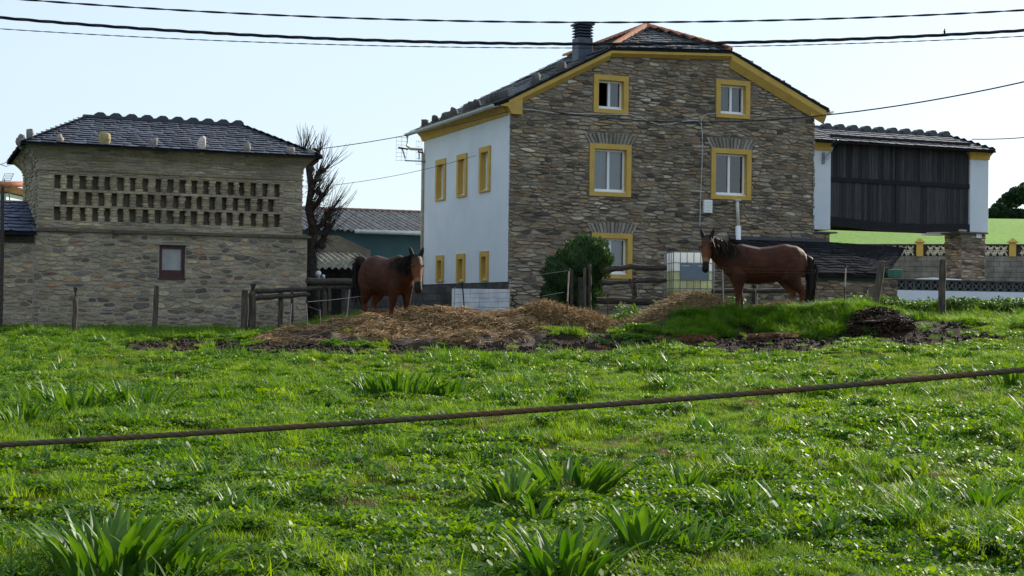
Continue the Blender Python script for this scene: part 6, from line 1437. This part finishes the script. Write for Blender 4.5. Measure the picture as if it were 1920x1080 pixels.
# muck pile by the leaning post
mp_ = gp(1648, 31.0); t = thing('muck_pile', 'small pile of dark dead stalks and muck by the leaning post', 'muck pile', mp_)
m_ = MB(); m_.blob((0, 0, -.04), (.5, .34, .12), 5, .4, 3); m_.build('mass', m_soil, t)
V, F, C = straw_strands(5000, lambda g, n: (lambda a, r: (mp_.x + .75 * r * np.cos(a), mp_.y + .5 * r * np.sin(a), gz(mp_.x + .75 * r * np.cos(a), mp_.y + .5 * r * np.sin(a)) + .14 * np.sqrt(np.clip(1 - r * r, 0, 1)) * (.5 + g.random(n))))(g.random(n) * 6.283, np.sqrt(g.random(n))), .05, .2, [(.05, .03, .018), (.09, .05, .03), (.03, .02, .012)], 9, w=.009, lift=1.2); npmesh('dead_stalks', V - np.array(mp_), F, m_straw, t, kind='stuff', cols=C)

# ------------------------------------------------------------------ round evergreen bush
bY = 36.6; bc = gp(1082, bY); bush = thing('evergreen_bush', 'dense dark evergreen bush clipped round before the gable', 'bush', bc); g = np.random.default_rng(12)
k_ = bY / FPX; zt0 = W(1080, 585, bY).z - bc.z
lob = [((1096 - 1082) * k_, 0, (585 - 492) * k_ + zt0, .62, .6, .62), ((1058 - 1082) * k_, .05, (585 - 520) * k_ + zt0, .52, .6, .62), ((1112 - 1082) * k_, -.05, (585 - 485) * k_ + zt0, .42, .5, .50), ((1042 - 1082) * k_, .0, (585 - 560) * k_ + zt0, .36, .5, .42), ((1085 - 1082) * k_, .1, (585 - 550) * k_ + zt0, .6, .5, .5)]
m_ = MB(); 
for (a, b, c, ra_, rb_, rc) in lob: m_.blob((a, b, c), (ra_ * .84, rb_ * .84, rc * .84), int(a * 100) + 7, .1, 3)
m_.build('inner_foliage', m_thuja, bush, smooth=True)
V = []; F = []; tot = 0; nL = 17000
wts = np.array([l[3] * l[5] for l in lob]); wts /= wts.sum(); li = g.choice(len(lob), nL, p=wts); LB = np.array(lob)
d = g.normal(0, 1, (nL, 3)); d /= np.linalg.norm(d, axis=1)[:, None]; rr_ = .78 + .26 * g.random(nL) + .10 * np.sin(d[:, 0] * 7 + d[:, 2] * 9 + li) ; c0 = LB[li, :3] + d * LB[li, 3:] * rr_[:, None]
dr_ = d * .55 + np.array((0, 0, .75)) + g.normal(0, .35, (nL, 3)); dr_ /= np.linalg.norm(dr_, axis=1)[:, None]; sd_ = np.cross(dr_, g.normal(0, 1, (nL, 3))); sd_ /= np.linalg.norm(sd_, axis=1)[:, None]; ln = .05 + .07 * g.random(nL); wd_ = .010 + .010 * g.random(nL)
V = np.stack([c0, c0 + dr_ * (ln * .5)[:, None] + sd_ * wd_[:, None], c0 + dr_ * ln[:, None], c0 + dr_ * (ln * .5)[:, None] - sd_ * wd_[:, None]], 1).reshape(-1, 3); F = np.arange(nL * 4).reshape(-1, 4)
npmesh('foliage', V, F, m_thuja, bush); m_ = MB(); m_.tube([(0.1, 0, -.2), (.08, 0, .4), (.1, 0, .9)], [.09, .07, .05], 8); m_.build('trunk', m_bark, bush)

# ------------------------------------------------------------------ bare pollarded tree behind the dovecote
tY = 41.6; tb = gp(588, tY); tree = thing('bare_tree', 'bare knobby pollarded tree with thin shoots behind the dovecote corner', 'tree', tb); rg = random.Random(6)
def T2(px, py, dy=0.): return W(px, py, tY + dy) - Vector(tb)
tr = [T2(586, 620), T2(584, 520), T2(581, 470), T2(588, 432), T2(579, 392), T2(584, 350), T2(578, 312), T2(586, 285)]
m_ = MB(); m_.tube(tr, [.2, .18, .16, .14, .12, .10, .08, .06], 10); m_.build('trunk', m_bark, tree, smooth=True)
limbs = [[T2(588, 432), T2(604, 420), T2(614, 404), T2(622, 390)], [T2(581, 470), T2(598, 456), T2(612, 440), T2(620, 420)], [T2(579, 392), T2(596, 380), T2(604, 362)], [T2(584, 350), T2(592, 338), T2(600, 318)], [T2(578, 312), T2(571, 296), T2(568, 280)], [T2(578, 312), T2(594, 300), T2(598, 284)]]
for l in limbs: m_ = MB(); m_.tube(l, [.08, .07, .055, .04][:len(l)], 8); m_.build('limb', m_bark, tree, smooth=True)
m_ = MB()
for l in [tr[1:]] + limbs:
    for p in l[1:]: m_.blob((p.x + rg.uniform(-.12, .12), p.y + rg.uniform(-.1, .1), p.z + rg.uniform(-.1, .1)), (rg.uniform(.05, .11),) * 2 + (rg.uniform(.06, .12),), rg.randint(0, 99), .35, 2)
m_.build('knobs', m_bark, tree)
def shoots(name, n, src, L0, L1, dx, dz, mt, r0=.012, wild=.25):
    m_ = MB()
    for i in range(n):
        l = rg.choice(src); k = rg.random() * (len(l) - 1); j = min(int(k), len(l) - 2); p = l[j].lerp(l[j + 1], k - j); L = rg.uniform(L0, L1); d = Vector((rg.uniform(*dx), rg.uniform(-.5, .5), rg.uniform(*dz))).normalized(); q = [p]
        for s in range(5): d = (d + Vector((rg.uniform(-.1, .1), rg.uniform(-.1, .1), .10 + rg.uniform(-.1, .1)))).normalized(); q.append(q[-1] + d * (L / 5))
        m_.tube(q, [r0, r0 * .9, r0 * .75, r0 * .6, r0 * .45, r0 * .25], 4)
        if rg.random() < .5:
            b = q[2]; dd = (d + Vector((rg.uniform(-.7, .7), rg.uniform(-.5, .5), rg.uniform(-.2, .5)))).normalized(); m_.tube([b, b + dd * L * .2, b + (dd + Vector((0, 0, .2))) * L * .38], [r0 * .6, r0 * .5, r0 * .25], 4)
    return m_.build(name, mt, tree)
shoots('upright_shoots', 70, [limbs[4], limbs[5], tr[5:]], .4, .85, (-.35, .5), (.6, 1.2), m_bark)
shoots('side_shoots', 130, [limbs[0], limbs[1], limbs[2], limbs[3], tr[3:6]], .5, 1.25, (.25, 1.0), (.35, 1.0), m_bark)
shoots('tangled_twigs', 170, [tr[2:6]] + limbs[:4], .2, .5, (-.8, 1), (-.8, .7), m_bark, .009)
shoots('pale_dead_twigs', 60, [[T2(580, 450), T2(590, 480)], limbs[1]], .25, .6, (-.5, .9), (-1.1, .1), m_wood, .011)

# ------------------------------------------------------------------ far wood on the hill
fw = np.random.default_rng(4); Vs = []; n = 34000
cl = [(1862, 398, 8), (1872, 391, 11), (1884, 383, 13), (1897, 376, 15), (1912, 366, 17), (1930, 360, 19), (1952, 352, 21), (1978, 350, 22), (2004, 346, 20), (2030, 352, 22), (1903, 358, 7), (1922, 350, 8), (1890, 369, 8)] + [(1860 + k * 11, 402, 11) for k in range(16)]
hb_ = np.array([np.array(W(a, b, 176 + 5 * (i % 4))) for i, (a, b, r) in enumerate(cl)]); rad = np.array([r * 176 / FPX for a, b, r in cl]) 
ci = fw.integers(0, len(cl), n); d = fw.normal(0, 1, (n, 3)); d /= np.linalg.norm(d, axis=1)[:, None]; c0 = hb_[ci] + d * (rad[ci] * (.55 + .5 * fw.random(n)))[:, None] * np.array((1.25, 1.6, 1)); s = .10 + .16 * fw.random(n); a1 = fw.normal(0, 1, (n, 3)); a1 /= np.linalg.norm(a1, axis=1)[:, None]; a2 = np.cross(a1, fw.normal(0, 1, (n, 3))); a2 /= np.linalg.norm(a2, axis=1)[:, None]
V = np.stack([c0 - a1 * s[:, None], c0 + a2 * s[:, None] * .7, c0 + a1 * s[:, None], c0 - a2 * s[:, None] * .7], 1).reshape(-1, 3); o0 = hb_.mean(0)
fo_ = npmesh('far_wood', V - o0, np.arange(n * 4).reshape(-1, 4), m_wood_leaf, kind='stuff', loc=o0); tag(fo_, 'dark green wood on the crest of the far hill', 'wood')
